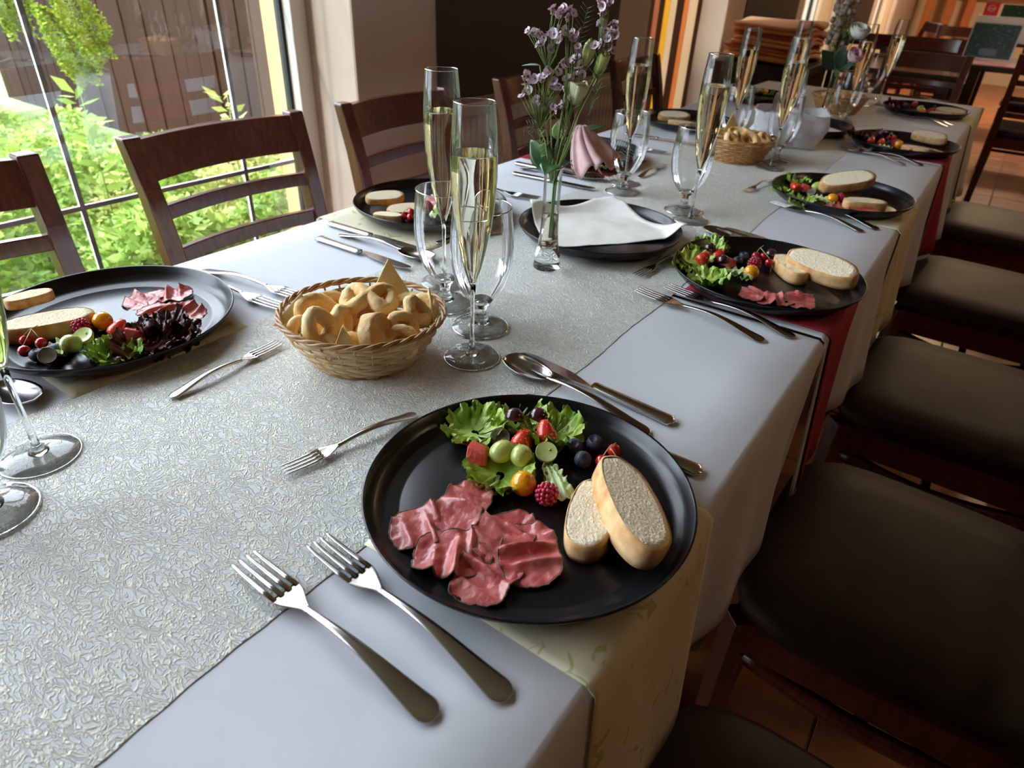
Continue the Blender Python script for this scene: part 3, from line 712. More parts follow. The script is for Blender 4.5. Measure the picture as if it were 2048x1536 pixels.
# black side table with a stack of folded blankets
bt = empty('side_table', (-1.20, 4.28, 0), 0, 'black side table by the wall under folded blankets', 'table')
MB().box(-0.26, 0.26, -0.34, 0.34, 0.70, 0.745).build('tabletop', 'black_furn', bt, smooth=False, bevel=.004)
MB().box(-0.23, 0.23, -0.31, 0.31, 0.05, 0.70).build('body', 'black_furn', bt, smooth=False)
z = 0.748
for k in range(8):
    h = (0.026, 0.018, 0.022, 0.020, 0.016, 0.024, 0.020, 0.022)[k]
    def f(u, v, k=k, h=h):
        a = 2*PI*u; ca, sa = math.cos(a), math.sin(a); r = (abs(ca)**6+abs(sa)**6)**(-1/6)
        kk, zz = [(0, 0), (.96, 0), (1, .5), (.96, 1), (0, 1)][int(round(v*4))]
        x, y = 0.21*kk*r*ca, 0.30*kk*r*sa
        wv = 0.010*math.sin(y*14+x*6+k*0.25)
        return (x, y, wv+zz*h*0.92)
    o = MB().grid(f, 48, 5, cu=True).build('folded_blanket', 'blanket' if k not in (2, 5) else 'blanket2', None)
    o.location = (-1.20+rnd.uniform(-.02, .02), 4.28+rnd.uniform(-.03, .03), z+0.010+0.001*k); o.rotation_euler = (0, 0, rnd.uniform(-.06, .06)); z += h+0.001
    wh = ['lowest', 'second from the bottom', 'third from the bottom', 'fourth from the bottom', 'fifth from the bottom', 'third from the top', 'second from the top', 'topmost'][k]
    tag(o, ('rust' if k in (2, 5) else 'tan')+' folded blanket, '+wh+' of the stack on the black table', 'blanket', 'folded blankets on the black side table')
#INSERT
# ------------------------------------------------------------------ crockery
def make_plate():
    prof = [(0, 0.0), (.100, 0.0), (.110, .001), (.126, .0065), (.136, .015), (.1395, .0205), (.1403, .0224), (.1395, .0238), (.1378, .0226),
            (.1345, .0150), (.1290, .0083), (.1215, .0052), (.114, .0043), (.1125, .0036), (.110, .0042), (.06, .0042), (0, .0042)]
    o = MB().lathe(prof, 96).build('dinner_plate', 'plate')
    return tag(o, 'x', 'plate')
plateP = Proto(make_plate)
G_PL = 'round black dinner plates'
PL = {'P1': ((-0.225, 0.368), .7512, 'nearest round black dinner plate with beef, bread and fruit', 'on the nearest plate'),
      'P2': ((-0.219, 0.998), .7512, 'round black dinner plate second along the right edge, over the burgundy strip', 'on the second right-hand plate'),
      'P3': ((-0.232, 1.543), .7512, 'round black dinner plate third along the right edge, bread slice raised high', 'on the third right-hand plate'),
      'P4': ((-0.215, 2.224), .7512, 'round black dinner plate fourth along the right edge, with dark red lettuce', 'on the fourth right-hand plate'),
      'P5': ((-0.253, 2.937), .7512, 'round black dinner plate farthest along the right edge, near the table end', 'on the farthest right-hand plate'),
      'PL1': ((-0.802, 0.315), .7526, 'large-looking round black plate at the left edge before the window', 'on the big left plate'),
      'PL2': ((-0.812, 0.908), .7526, 'round black plate behind the two nearest champagne flutes', 'on the plate behind the flutes'),
      'PL3': ((-0.815, 1.478), .7526, 'round black plate behind the flower vase, over the burgundy strip', 'on the plate behind the vase'),
      'PL4': ((-0.790, 2.050), .7526, 'round black plate in front of the dark chair by the orange drapes', 'on the fourth window-side plate'),
      'PL5': ((-0.800, 2.720), .7526, 'farthest round black plate on the window side', 'on the farthest window-side plate'),
      'PE': ((-0.510, 1.004), .7520, 'black plate holding only a paper napkin, beside the flower vase', ''),
      'PE2': ((-0.500, 2.275), .7520, 'black plate with paper napkin behind the white organza basket', '')}
for k, ((x, y), z, lb, _) in PL.items(): plateP.put((x, y, z), 0, lb, G_PL)
# paper napkins on the two empty plates
def napkin(cx, cy, z, poly, label, bend):
    # poly: four corners (relative), surface draped into the plate
    A, B, C_, D = [Vector((*p, 0)) for p in poly]
    def f(u, v):
        p = (A*(1-u)+B*u)*(1-v)+(D*(1-u)+C_*u)*v
        r = min(p.length, 0.2)
        h = 0.0052+0.0015*noise.noise(Vector((p.x*30, p.y*30, 2)))
        if r > 0.112: h += min((r-0.112)/0.026, 1)**1.3*0.0195+max(0, r-.138)*0.1
        h += bend*math.exp(-((u-v)/0.25)**2)*0.006
        return (cx+p.x, cy+p.y, z+h)
    o = MB().grid(f, 44, 44).build('paper_napkin', 'paper', solid=.0007)
    return tag(o, label, 'napkin')
napkin(-0.510, 1.004, .7522, [(-0.150, 0.004), (-0.03, -0.118), (0.128, 0.078), (-0.055, 0.150)], 'cream paper napkin lying in the empty black plate beside the vase', 1)
napkin(-0.500, 2.275, .7522, [(-0.12, 0.0), (0, -0.12), (0.135, 0.02), (0.0, 0.12)], 'paper napkin in the black plate behind the white organza basket', 0)

# ------------------------------------------------------------------ cutlery (local: handle end at x = 0, tip at x = L)
def handle_mb(L0, w_end, w_neck, th=.0011, zarc=.010, zend=.0022, flat=True):
    def f(u, v):
        s = u**1.7; a = 2*PI*v
        # half width: rounded spatula end, slim neck
        w_ = w_neck+(w_end-w_neck)*(1-s)**1.7
        cap = min(1, math.sqrt(max(0, 1-(1-min(s/0.095, 1))**2))+0.01)
        w_ *= cap
        t = (th*(1+0.9*s))*(0.5+0.5*cap)
        z = zend+zarc*math.sin(min(s*1.02, 1)*PI*0.80)**1.6
        c, s_ = math.cos(a), math.sin(a)
        return (s*L0, w_*c, z+t*s_)
    return MB().grid(f, 44, 12, cv=True)
def make_fork(L=.201, W=.0118, tines=4, mt='steel'):
    t = empty('fork', (0, 0, 0), 0, 'x', 'fork'); k = L/.201
    hb = handle_mb(.124*k, .0104*W/.0118, .0026, zarc=.0085*k); hb.build('handle', mt, t)
    h0, h1, h2 = .121*k, .150*k, L
    zn = .0022+.0085*k*math.sin(min(1.02, 1)*PI*0.80)**1.6
    def zs(x):     # spoon-like dip, then tines rising
        s = (x-h0)/(h2-h0); return zn*(1-s)**1.5+.0030*math.sin(s*PI)*0.1+0.0035*s**2.2+.0008
    m = MB()
    def pf(u, v):
        x = h0+(h1-h0)*u; wd = .0027+(W-.0027)*(math.sin(min(u*1.05, 1)*PI/2))**1.6
        a = 2*PI*v; return (x, wd*math.cos(a), zs(x)-.0022*math.sin(u*PI/2)*(1-(math.cos(a))**2)*0.6+.0009*math.sin(a))
    m.grid(pf, 14, 16, cv=True); m.f.append(tuple(range(13*16, 14*16))); m.build('head', mt, t)
    tm_ = MB(); gap = 2*W/(tines+(tines-1)*0.62); sp = gap*1.62
    for i in range(tines):
        y0 = -W+gap/2+sp*i*(2*W-gap)/(sp*(tines-1)) if tines > 1 else 0
        P = [(h1-.003*k+(h2-h1+.003*k)*q, y0*(1-.06*q), zs(h1-.003*k+(h2-h1+.003*k)*q)) for q in (0, .25, .5, .75, .92, 1)]
        b = MB().tube(P, [gap*.56, gap*.56, gap*.52, gap*.45, gap*.36, gap*.18], 6, flat=.5); b.build('tine', mt, t)
    return t
def make_knife(L=.205, mt='steel'):
    t = empty('knife', (0, 0, 0), 0, 'x', 'knife'); h = L*.49
    def f(u, v):
        a = 2*PI*v; cap = min(1, math.sqrt(max(0, 1-(1-min(u/0.05, 1))**2))+.03); wd = (.0092-.0030*u)*cap; c, s = math.cos(a), math.sin(a)
        n_ = 3.0; r = (abs(c)**n_+abs(s)**n_)**(-1/n_)
        return (h*u, wd*c*r, .0036+(.0030+.0004*u)*cap*s*r)
    g = MB().grid(f, 24, 14, cv=True); g.f.append(tuple(range(23*14, 24*14))); g.build('handle', mt, t)
    def bl(u, v):
        x = h-.001+(L-h)*u; top = .0052+.0035*math.sin(min(u*3, 1)*PI/2)+0.0005; bot = .0052-(.0015+.0105*math.sin(min(u*2.2, 1)*PI/2))
        if u > .78: q = (u-.78)/.22; e = math.sqrt(max(0, 1-q*q)); bot = bot*e+(.004)*(1-e); top = top*(1-.25*q*q)
        y = bot+(top-bot)*([0, 1, 1, 0][int(round(v*4)) % 4]); th = [.0007, .0012, -.0004, -.0001][int(round(v*4)) % 4]
        return (x, y, .0034+th)
    MB().grid(bl, 30, 4, cv=True).build('blade', mt, t, auto=40)
    return t
def make_spoon(L=.200, mt='steel_dark_refl'):
    t = empty('spoon', (0, 0, 0), 0, 'x', 'spoon')
    handle_mb(.136, .0098, .0027, zarc=.0095).build('handle', mt, t)
    h0 = .133; zn = .0022+.0095*math.sin(PI*.8)**1.6
    def f(u, v):
        # bowl: u along, v across
        x = h0+(L-h0)*u; e = max(0.0, math.sin(math.acos(max(-1, min(1, 1-2*(u**.92)))))) if 0 < u < 1 else 0.05
        hw = max(.0027*(1-u), .0205*e**.9*(0.86+.22*u)); y = hw*(2*v-1)
        rim = zn*(1-u)+.0075*u+.001
        dep = .0080*max(0, e)*(1-(2*v-1)**2)
        return (x, y, rim-dep)
    MB().grid(f, 26, 17).build('bowl', mt, t, solid=.0013)
    return t
forkP = Proto(make_fork); dforkP = Proto(lambda: make_fork(.146, .0086, 4)); knifeP = Proto(make_knife); spoonP = Proto(make_spoon)
forkD = Proto(lambda: make_fork(mt='steel_dark_refl'))
def lay(P, tip, end, z, label, group, tilt=0.0):
    a = math.atan2(tip[1]-end[1], tip[0]-end[0])
    return P.put((end[0], end[1], z), 0, label, group, rot=(0, -tilt, a))
zc, zr = .7504, .7514           # on the white cloth / starting on the runner
GF, GK, GD, GS = 'table forks', 'table knives', 'dessert forks', 'dessert spoons'
lay(forkP, (-.3570, .1800), (-.1620, .1740), zc, 'left one of the two steel forks nearest the camera', GF, .014)
lay(forkP, (-.3350, .2270), (-.1330, .2120), zc, 'right one of the two nearest steel forks, beside the nearest plate', GF, .014)
lay(forkD, (-.3600, .8400), (-.1570, .8070), zc, 'nearer fork of the pair before the second right-hand plate', GF, .014)
lay(forkD, (-.3300, .8790), (-.1290, .8440), zc, 'farther fork of the pair before the second right-hand plate', GF, .014)
lay(forkD, (-.3490, 1.427), (-.1470, 1.365), zc, 'nearer fork of the pair before the third right-hand plate', GF, .014)
lay(forkD, (-.3150, 1.460), (-.1270, 1.401), zc, 'farther fork of the pair before the third right-hand plate', GF, .014)
lay(forkD, (-.3670, 2.090), (-.1700, 2.010), zc, 'nearer fork of the pair before the fourth right-hand plate', GF, .014)
lay(forkD, (-.3330, 2.126), (-.1350, 2.040), zc, 'farther fork of the pair before the fourth right-hand plate', GF, .014)
lay(forkD, (-.3360, 2.800), (-.1500, 2.715), zc, 'nearer fork of the pair before the farthest right-hand plate', GF, .014)
lay(forkD, (-.3050, 2.822), (-.1400, 2.760), zc, 'farther fork of the pair before the farthest right-hand plate', GF, .014)
lay(forkP, (-.6950, .5130), (-.8800, .4840), zc, 'right fork of the pair beyond the big left plate', GF, .012)
lay(forkP, (-.7000, .4750), (-.8850, .4520), zc, 'left fork of the pair beyond the big left plate, partly hidden', GF, .012)
lay(forkP, (-.7080, 1.108), (-.9000, 1.070), zc, 'fork beyond the plate behind the champagne flutes', GF, .012)
lay(forkP, (-.6900, 1.660), (-.8800, 1.650), zc, 'fork beyond the plate behind the flower vase', GF, .012)
lay(dforkP, (-.4230, .2650), (-.3920, .4080), zr, 'dessert fork between the bread basket and the nearest plate', GD)
lay(dforkP, (-.6180, .4230), (-.6090, .2700), zr, 'dessert fork between the big left plate and the basket', GD)
lay(dforkP, (-.3780, .8950), (-.3640, 1.030), zr, 'dessert fork left of the second right-hand plate', GD)
lay(dforkP, (-.4060, 1.468), (-.3930, 1.605), zr, 'dessert fork left of the third right-hand plate', GD)
lay(dforkP, (-.4400, 2.905), (-.4180, 3.040), zr, 'dessert fork left of the farthest right-hand plate', GD)
lay(dforkP, (-.6370, .9500), (-.7000, .7930), zr-.001, 'dessert fork seen through the goblet behind the basket', GD)
lay(dforkP, (-.6370, 1.578), (-.6300, 1.405), zr, 'dessert fork standing out between goblets behind the napkin plate', GD)
lay(knifeP, (-.3720, .5750), (-.1740, .5620), zc, 'steel knife beyond the spoon, behind the nearest plate', GK, .018)
lay(knifeP, (-.3230, .5055), (-.1200, .5030), zc, 'steel knife half hidden under the rim of the nearest plate', GK, .012)
lay(knifeP, (-.6400, .6770), (-.8590, .6800), zc, 'nearest steel knife on the window side, blade pointing to the goblets', GK, .012)
lay(knifeP, (-.6950, .7440), (-.9010, .7410), zc, 'second steel knife on the window side beside the cream strip', GK, .010)
lay(knifeP, (-.6500, 1.242), (-.8590, 1.234), zc, 'knife just left of the flower vase foot, window side', GK, .012)
lay(knifeP, (-.6900, 1.308), (-.9060, 1.310), zc, 'knife beside the burgundy strip behind the vase', GK, .010)
lay(knifeP, (-.6600, 1.812), (-.8700, 1.800), zc, 'knife before the fourth window-side plate', GK, .012)
lay(knifeP, (-.3600, 1.195), (-.1500, 1.175), zc, 'knife behind the second right-hand plate', GK, .014)
lay(spoonP, (-.3890, .5560), (-.1860, .5290), zc, 'steel spoon resting above the nearest plate, bowl to the left', GS, .010)
lay(spoonP, (-.6550, .7270), (-.8480, .7180), zc, 'steel spoon between the two window-side knives behind the basket', GS, .010)
lay(spoonP, (-.7000, .1800), (-.8950, .1550), zc, 'dark steel spoon tip at the left picture edge below the big plate', GS, .010)
lay(spoonP, (-.6850, 1.322), (-.8700, 1.280), zc, 'spoon lying across the knives left of the vase', GS, .010)
lay(spoonP, (-.3850, 1.165), (-.1850, 1.125), zc, 'dark spoon sticking out behind the second right-hand plate', GS, .010)

# ------------------------------------------------------------------ glasses
def make_flute():
    t = empty('champagne_flute', (0, 0, 0), 0, 'x', 'glass')
    MB().lathe([(.0325, .0002), (.0332, .0008), (.0325, .0016), (.020, .0030), (.0085, .0058)], 40).build('foot', 'bowl', t)
    MB().tube([(.0328*math.cos(2*PI*k/40), .0328*math.sin(2*PI*k/40), .0009) for k in range(40)], .0006, 6, closed=True).build('foot_edge', 'glass', t)
    MB().lathe([(0, .0030), (.0085, .0050), (.0055, .0085), (.0036, .014), (.0027, .030), (.0024, .055), (.0028, .080), (.0036, .0925), (0, .0930)], 40).build('stem', 'glass', t)
    bp = [(.0036, .0925), (.0058, .100), (.0105, .114), (.0153, .135), (.0195, .160), (.0228, .188), (.0243, .212), (.0240, .235), (.0226, .260), (.0205, .2835)]
    MB().lathe(bp, 48).build('bowl', 'bowl', t)
    MB().tube([(.0205*math.cos(2*PI*k/40), .0205*math.sin(2*PI*k/40), .2838) for k in range(40)], .00055, 6, closed=True).build('rim', 'glass', t)
    lp = [(0, .0955), (.0030, .0962)]+[(r-.0009, z) for r, z in bp[1:8]]+[(.0229, .2362), (.0215, .2358), (0, .2358)]
    MB().lathe(lp, 48).build('champagne', 'wine', t)
    return t
def make_goblet():
    t = empty('water_goblet', (0, 0, 0), 0, 'x', 'glass')
    MB().lathe([(.0352, .0002), (.0362, .0012), (.0352, .0028), (.024, .0050), (.0125, .0090)], 40).build('foot', 'bowl', t)
    MB().tube([(.0355*math.cos(2*PI*k/40), .0355*math.sin(2*PI*k/40), .0013) for k in range(40)], .0011, 6, closed=True).build('foot_edge', 'glass', t)
    MB().lathe([(0, .0045), (.0125, .0078), (.0078, .015), (.0066, .022), (.0075, .028), (.0115, .034), (.0150, .0385), (.012, .0402), (0, .0395)], 40).build('stem', 'glass', t)
    MB().lathe([(.0150, .0387), (.0205, .045), (.0285, .057), (.0345, .073), (.0378, .092), (.0386, .110), (.0376, .130), (.0345, .1570)], 48).build('bowl', 'bowl', t)
    MB().tube([(.0345*math.cos(2*PI*k/40), .0345*math.sin(2*PI*k/40), .1573) for k in range(40)], .0007, 6, closed=True).build('rim', 'glass', t)
    return t
fluteP, gobP = Proto(make_flute), Proto(make_goblet)
zg = .7513
for x, y, lb in [(-.422, .538, 'tall champagne flute standing nearest, beside the bread basket'), (-.588, .683, 'tall champagne flute just behind the nearest one, its foot hidden'),
                 (-.614, .147, 'champagne flute at the left picture edge, only foot and stem in view'), (-.424, 1.205, 'champagne flute in front of the second basket, nearest goblet beside it'),
                 (-.636, 1.345, 'champagne flute behind the vase, right of the flowers'), (-.430, 1.722, 'champagne flute between the second basket and the organza basket'),
                 (-.600, 1.905, 'champagne flute before the black side table with blankets'), (-.600, 2.400, 'champagne flute left of the far bouquet'),
                 (-.435, 2.530, 'champagne flute right of the far bouquet'), (-.420, 3.020, 'farthest champagne flute at the end of the table')]:
    fluteP.put((x, y, zg), rnd.random(), lb, 'champagne flutes')
for x, y, lb in [(-.462, .606, 'empty goblet just behind the nearest flute'), (-.540, .628, 'empty goblet behind the basket, left of the nearest flute'),
                 (-.568, .088, 'empty goblet whose foot shows at the left picture edge'), (-.458, 1.250, 'empty goblet beside the flute in front of the second basket'),
                 (-.608, 1.282, 'empty goblet right of the vase with a fern sprig before it'), (-.443, 1.797, 'empty goblet right of the second basket'),
                 (-.580, 1.838, 'empty goblet behind the second basket'), (-.575, 2.330, 'empty goblet left of the far bouquet'),
                 (-.430, 2.440, 'empty goblet in front of the far bouquet'), (-.483, 3.155, 'farthest empty goblet before the end chair')]:
    gobP.put((x, y, zg), rnd.random(), lb, 'empty water goblets')

# ------------------------------------------------------------------ food
def zoff(R, s): return Vector((R.uniform(-s, s), R.uniform(-s, s), 0))
def make_bread(L, W, TH, seed):
    def outline(a, k):
        c, s = math.cos(a), math.sin(a); n_ = 2.4; r = (abs(c)**n_+abs(s)**n_)**(-1/n_)
        y = r*s*W/2*(0.78 if s < 0 else 1.08); x = r*c*L/2
        q = 1+0.035*noise.noise(Vector((c*2, s*2, seed)))
        return x*q*k, y*q*k
    def cf(u, v):
        seq = [(0, 0), (.6, 0), (.94, 0), (.955, .5), (.94, 1), (.8, 1), (.5, 1), (.2, 1), (0, 1)]
        k, zz = seq[int(round(v*8))]; x, y = outline(2*PI*u, k)
        n_ = noise.noise(Vector((x*160, y*160, seed+zz*3)))*.0007 if k > 0 else 0
        return (x, y, zz*TH+n_)
    o = MB().grid(cf, 56, 9, cu=True).build('bread_slice', 'crumb')
    def cr(u, v):
        seq = [(.935, -.02), (.985, 0.0), (1.0, .25), (1.0, .75), (.985, .99), (.945, 1.03)]
        k, zz = seq[int(round(v*5))]; x, y = outline(2*PI*u, k); return (x, y, zz*TH)
    MB().grid(cr, 56, 6, cu=True).build('crust', 'crust', o)
    return tag(o, 'x', 'bread')
breadA = Proto(lambda: make_bread(.114, .052, .021, 1)); breadB = Proto(lambda: make_bread(.084, .044, .018, 5))

def make_beef(seed):
    R = random.Random(seed); d1 = R.uniform(0, PI); c1, s1 = math.cos(d1), math.sin(d1)
    A, B = R.uniform(.032, .037), R.uniform(.023, .027)
    rg = [(R.uniform(-.020, -.010), R.uniform(.006, .011)), (R.uniform(-.004, .006), R.uniform(.008, .014)), (R.uniform(.012, .020), R.uniform(.005, .010))]
    ph = R.uniform(0, 6)
    def f(u, v):
        a = 2*PI*u; c, s_ = math.cos(a), math.sin(a); r = v*(abs(c)**2.6+abs(s_)**2.6)**(-1/2.6)
        e = 1+.16*noise.noise(Vector((c*1.5, s_*1.5, seed)))+.06*noise.noise(Vector((c*7, s_*7, seed)))
        p, q = A*r*c*e, B*r*s_*e
        z = .0008; dp = 0
        for p0, h in rg:
            g = math.exp(-((p-p0-q*.25*math.sin(ph))/.0048)**2)*(.55+.45*math.sin(q*70+ph+p0*300)); z += h*max(g, 0); dp += (p0-p)*.45*max(g, 0)
        z += .0045*max(0, v-.6)/.4*max(0, noise.noise(Vector((c*2.5, s_*2.5, seed+9))))*2+.0008*noise.noise(Vector((p*140, q*140, seed)))
        p += dp
        return (p*c1-q*s1, p*s1+q*c1, max(z, .0004))
    o = MB().grid(f, 72, 20, cu=True).build('beef_slice', 'beef', solid=.0013)
    E_ = [Vector(f(k/72, 1.0)) for k in range(72)]
    MB().tube(E_, .0010, 6, closed=True).build('seared_edge', 'sear', o)
    return tag(o, 'x', 'beef')
beefP = [Proto(lambda s=s: make_beef(s)) for s in (3, 8, 14, 21, 29, 35)]

def make_lettuce(seed, m, R0=.027, fr=1.0, n=6, rib=True, nm='lettuce_leaf'):
    R = random.Random(seed); b = MB()
    for q in range(n):
        a0 = 2*PI*q/n+R.uniform(-.4, .4); ph = R.uniform(0, 9); span = R.uniform(1.0, 1.4); up_ = R.uniform(.1, .8); r0 = R0*R.uniform(.8, 1.15)
        def f(u, v):
            th = (u-.5)*2*span; e_ = max(0, v-.25)/.75
            r = r0*v*(1+.05*math.sin(th*7+ph))
            x, y = (r+.004)*math.cos(th*.8+a0), (r+.004)*math.sin(th*.8+a0)
            z = r0*up_*v*v+.0040*fr*e_*math.sin(th*9+ph+v*3)
            k = noise.noise_vector(Vector((x*170, y*170, seed+q*3)))*.0042*fr*e_+noise.noise_vector(Vector((x*420, y*420, seed+q)))*.0022*fr*e_
            return (x+k.x, y+k.y, max(z+k.z*1.3+.001*q, 0)+.0008)
        b.grid(f, 70, 15)
    o = b.build(nm, m)
    if rib:
        g = MB().tube([(0, -.002, .002), (.010, .002, .004), (.022, .002, .010)], [.0022, .0016, .0008], 6, flat=.5); g.build('leaf_rib', 'lettuce_pale', o)
    return tag(o, 'x', 'lettuce')
letP = [Proto(lambda s=s: make_lettuce(s, 'lettuce')) for s in (11, 23, 37)]
letR = [Proto(lambda s=s: make_lettuce(s, 'lettuce_red', .030)) for s in (5, 17)]
def make_rib():
    def f(u, v):
        w_ = .004+.0085*u**.8; y = (v-.5)*2*w_; e_ = abs(v-.5)*2
        return (-.026+.052*u, y+.0012*e_*math.sin(u*38), .0045+.0065*math.sin(u*PI*.8)+.0016*math.cos(v*PI*6)+.0030*e_**3*math.sin(u*30+v*3))
    o = MB().grid(f, 40, 22).build('lettuce_rib', 'lettuce_pale', solid=.0008)
    k_ = MB().grid(lambda u, v: (-.018+.040*u, (1 if v < .5 else -1)*(.0065+.009*u)+(v-.5)*.006, .006+.004*noise.noise(Vector((u*14, v*9, 2)))+.002*math.sin(u*40)), 40, 6)
    k_.build('frilly_edge', 'lettuce', o)
    return tag(o, 'x', 'lettuce')
letW = Proto(make_rib)

def make_straw():
    def f(q): t = (q.z+1)/2; return q
    pr = [(0, -.0125), (.0035, -.0115), (.0072, -.006), (.0098, .002), (.0104, .0065), (.0085, .0100), (.004, .0112), (0, .0112)]
    o = MB().lathe(pr, 24).build('strawberry_piece', 'strawberry')
    s = MB(); R = random.Random(2)
    for k in range(46):
        t = R.uniform(.12, .9); i = t*(len(pr)-1); a, f_ = int(i), i-int(i); r = pr[a][0]*(1-f_)+pr[a+1][0]*f_; z = pr[a][1]*(1-f_)+pr[a+1][1]*f_; an = k*2.39996
        s.ball(.00055, (r*1.005*math.cos(an), r*1.005*math.sin(an), z), 5, 4)
    s.build('seeds', 'seed', o); return tag(o, 'x', 'strawberry')
def make_melon():
    b = MB(); vs = [(-.013, -.008, 0), (.014, -.010, 0), (.012, .010, .001), (-.012, .009, 0), (-.010, -.006, .013), (.004, -.009, .016), (.009, .006, .012), (-.007, .007, .010)]
    b.add(vs, [(3, 2, 1, 0), (4, 5, 6, 7), (0, 1, 5, 4), (1, 2, 6, 5), (2, 3, 7, 6), (3, 0, 4, 7)])
    o = b.build('melon_cube', 'melon', bevel=.0015); o.modifiers['bevel'].segments = 3
    s = MB(); [s.ball(.0008, p, 6, 4, (1, .6, 1)) for p in ((-.003, -.0080, .008), (.005, -.0092, .006))]; s.build('seeds', 'seed', o)
    return tag(o, 'x', 'watermelon')
def make_gd():      # halved dark grape, cut face up and tilted
    o = MB().lathe([(0, -.0100), (.004, -.0093), (.0078, -.0065), (.0094, -.002), (.0096, .0022), (.0091, .0026)], 24).build('dark_grape_half', 'grape_dark')
    MB().lathe([(.0091, .0026), (.0075, .0021), (.004, .0018), (0, .0018)], 24).build('cut_face', 'grape_flesh', o); return tag(o, 'x', 'grape')
def make_ggh():
    o = MB().lathe([(0, -.0085), (.004, -.008), (.0085, -.0050), (.0102, -.001), (.0102, .0022), (.0098, .0026)], 24).build('green_grape_half', 'grape_green')
    c = MB().lathe([(.0098, .0026), (.0085, .0022), (.004, .0020), (0, .0020)], 24); c.ball(.0011, (.003, .002, .0024), 6, 4); c.build('cut_face', 'grape_cut', o); return tag(o, 'x', 'grape')
def make_gg():
    o = MB().ball(.0102, (0, 0, 0), 24, 14, (1, 1, 1.22)).build('green_grape', 'grape_green')
    MB().ball(.0010, (0, 0, .0123), 6, 4).build('stalk_end', 'twig', o); return tag(o, 'x', 'grape')
def make_phys():
    o = MB().ball(.0112, (0, 0, 0), 28, 16).build('physalis_berry', 'physalis')
    MB().lathe([(0, -.0113), (.0016, -.0111), (.0010, -.0122), (0, -.0122)], 8).build('stalk_end', 'twig', o); return tag(o, 'x', 'berry')
def make_rasp():
    b = MB(); b.ball(.0085, (0, 0, 0), 16, 10, (1, 1, 1.15))
    for i in range(8):
        ph = -PI/2+PI*(i+.6)/8.2; n_ = max(1, int(13*math.cos(ph)+.5))
        for k in range(n_):
            a = 2*PI*(k+.5*(i % 2))/n_; b.ball(.0021, (.0089*math.cos(ph)*math.cos(a), .0089*math.cos(ph)*math.sin(a), .0105*math.sin(ph)), 8, 6)
    o = b.build('raspberry', 'raspberry'); o['kind'] = 'thing'; return tag(o, 'x', 'raspberry')
def make_blue():
    o = MB().lathe([(0, -.0078), (.003, -.0074), (.0065, -.0048), (.0083, 0), (.0070, .0042), (.0046, .0060), (.0034, .0066), (.0026, .0058), (0, .0052)], 24).build('blueberry', 'blueberry')
    c = MB()
    for k in range(5): a = 2*PI*k/5; c.add([(.0026*math.cos(a-.4), .0026*math.sin(a-.4), .0062), (.0026*math.cos(a+.4), .0026*math.sin(a+.4), .0062), (.0042*math.cos(a), .0042*math.sin(a), .0076)], [(0, 1, 2)])
    c.build('crown', 'blueberry', o); return tag(o, 'x', 'blueberry')
P_ = {'straw': Proto(make_straw), 'melon': Proto(make_melon), 'gd': Proto(make_gd), 'ggh': Proto(make_ggh), 'gg': Proto(make_gg), 'phys': Proto(make_phys), 'rasp': Proto(make_rasp), 'blue': Proto(make_blue)}
NM = {'straw': 'red strawberry piece', 'melon': 'red watermelon chunk', 'gd': 'halved dark grape', 'ggh': 'halved green grape, cut face up', 'gg': 'green grape', 'phys': 'orange physalis berry',
      'rasp': 'red raspberry', 'blue': 'dark blueberry', 'lettuce': 'frilly green lettuce', 'lettucer': 'frilly dark red lettuce', 'lettucep': 'pale green lettuce rib', 'beef': 'rosy roast beef slice', 'bread': 'white bread slice'}
LIFT = {'straw': .0125, 'melon': .004, 'gd': .0125, 'ggh': .013, 'gg': .0125, 'phys': .0112, 'rasp': .0105, 'blue': .0080}
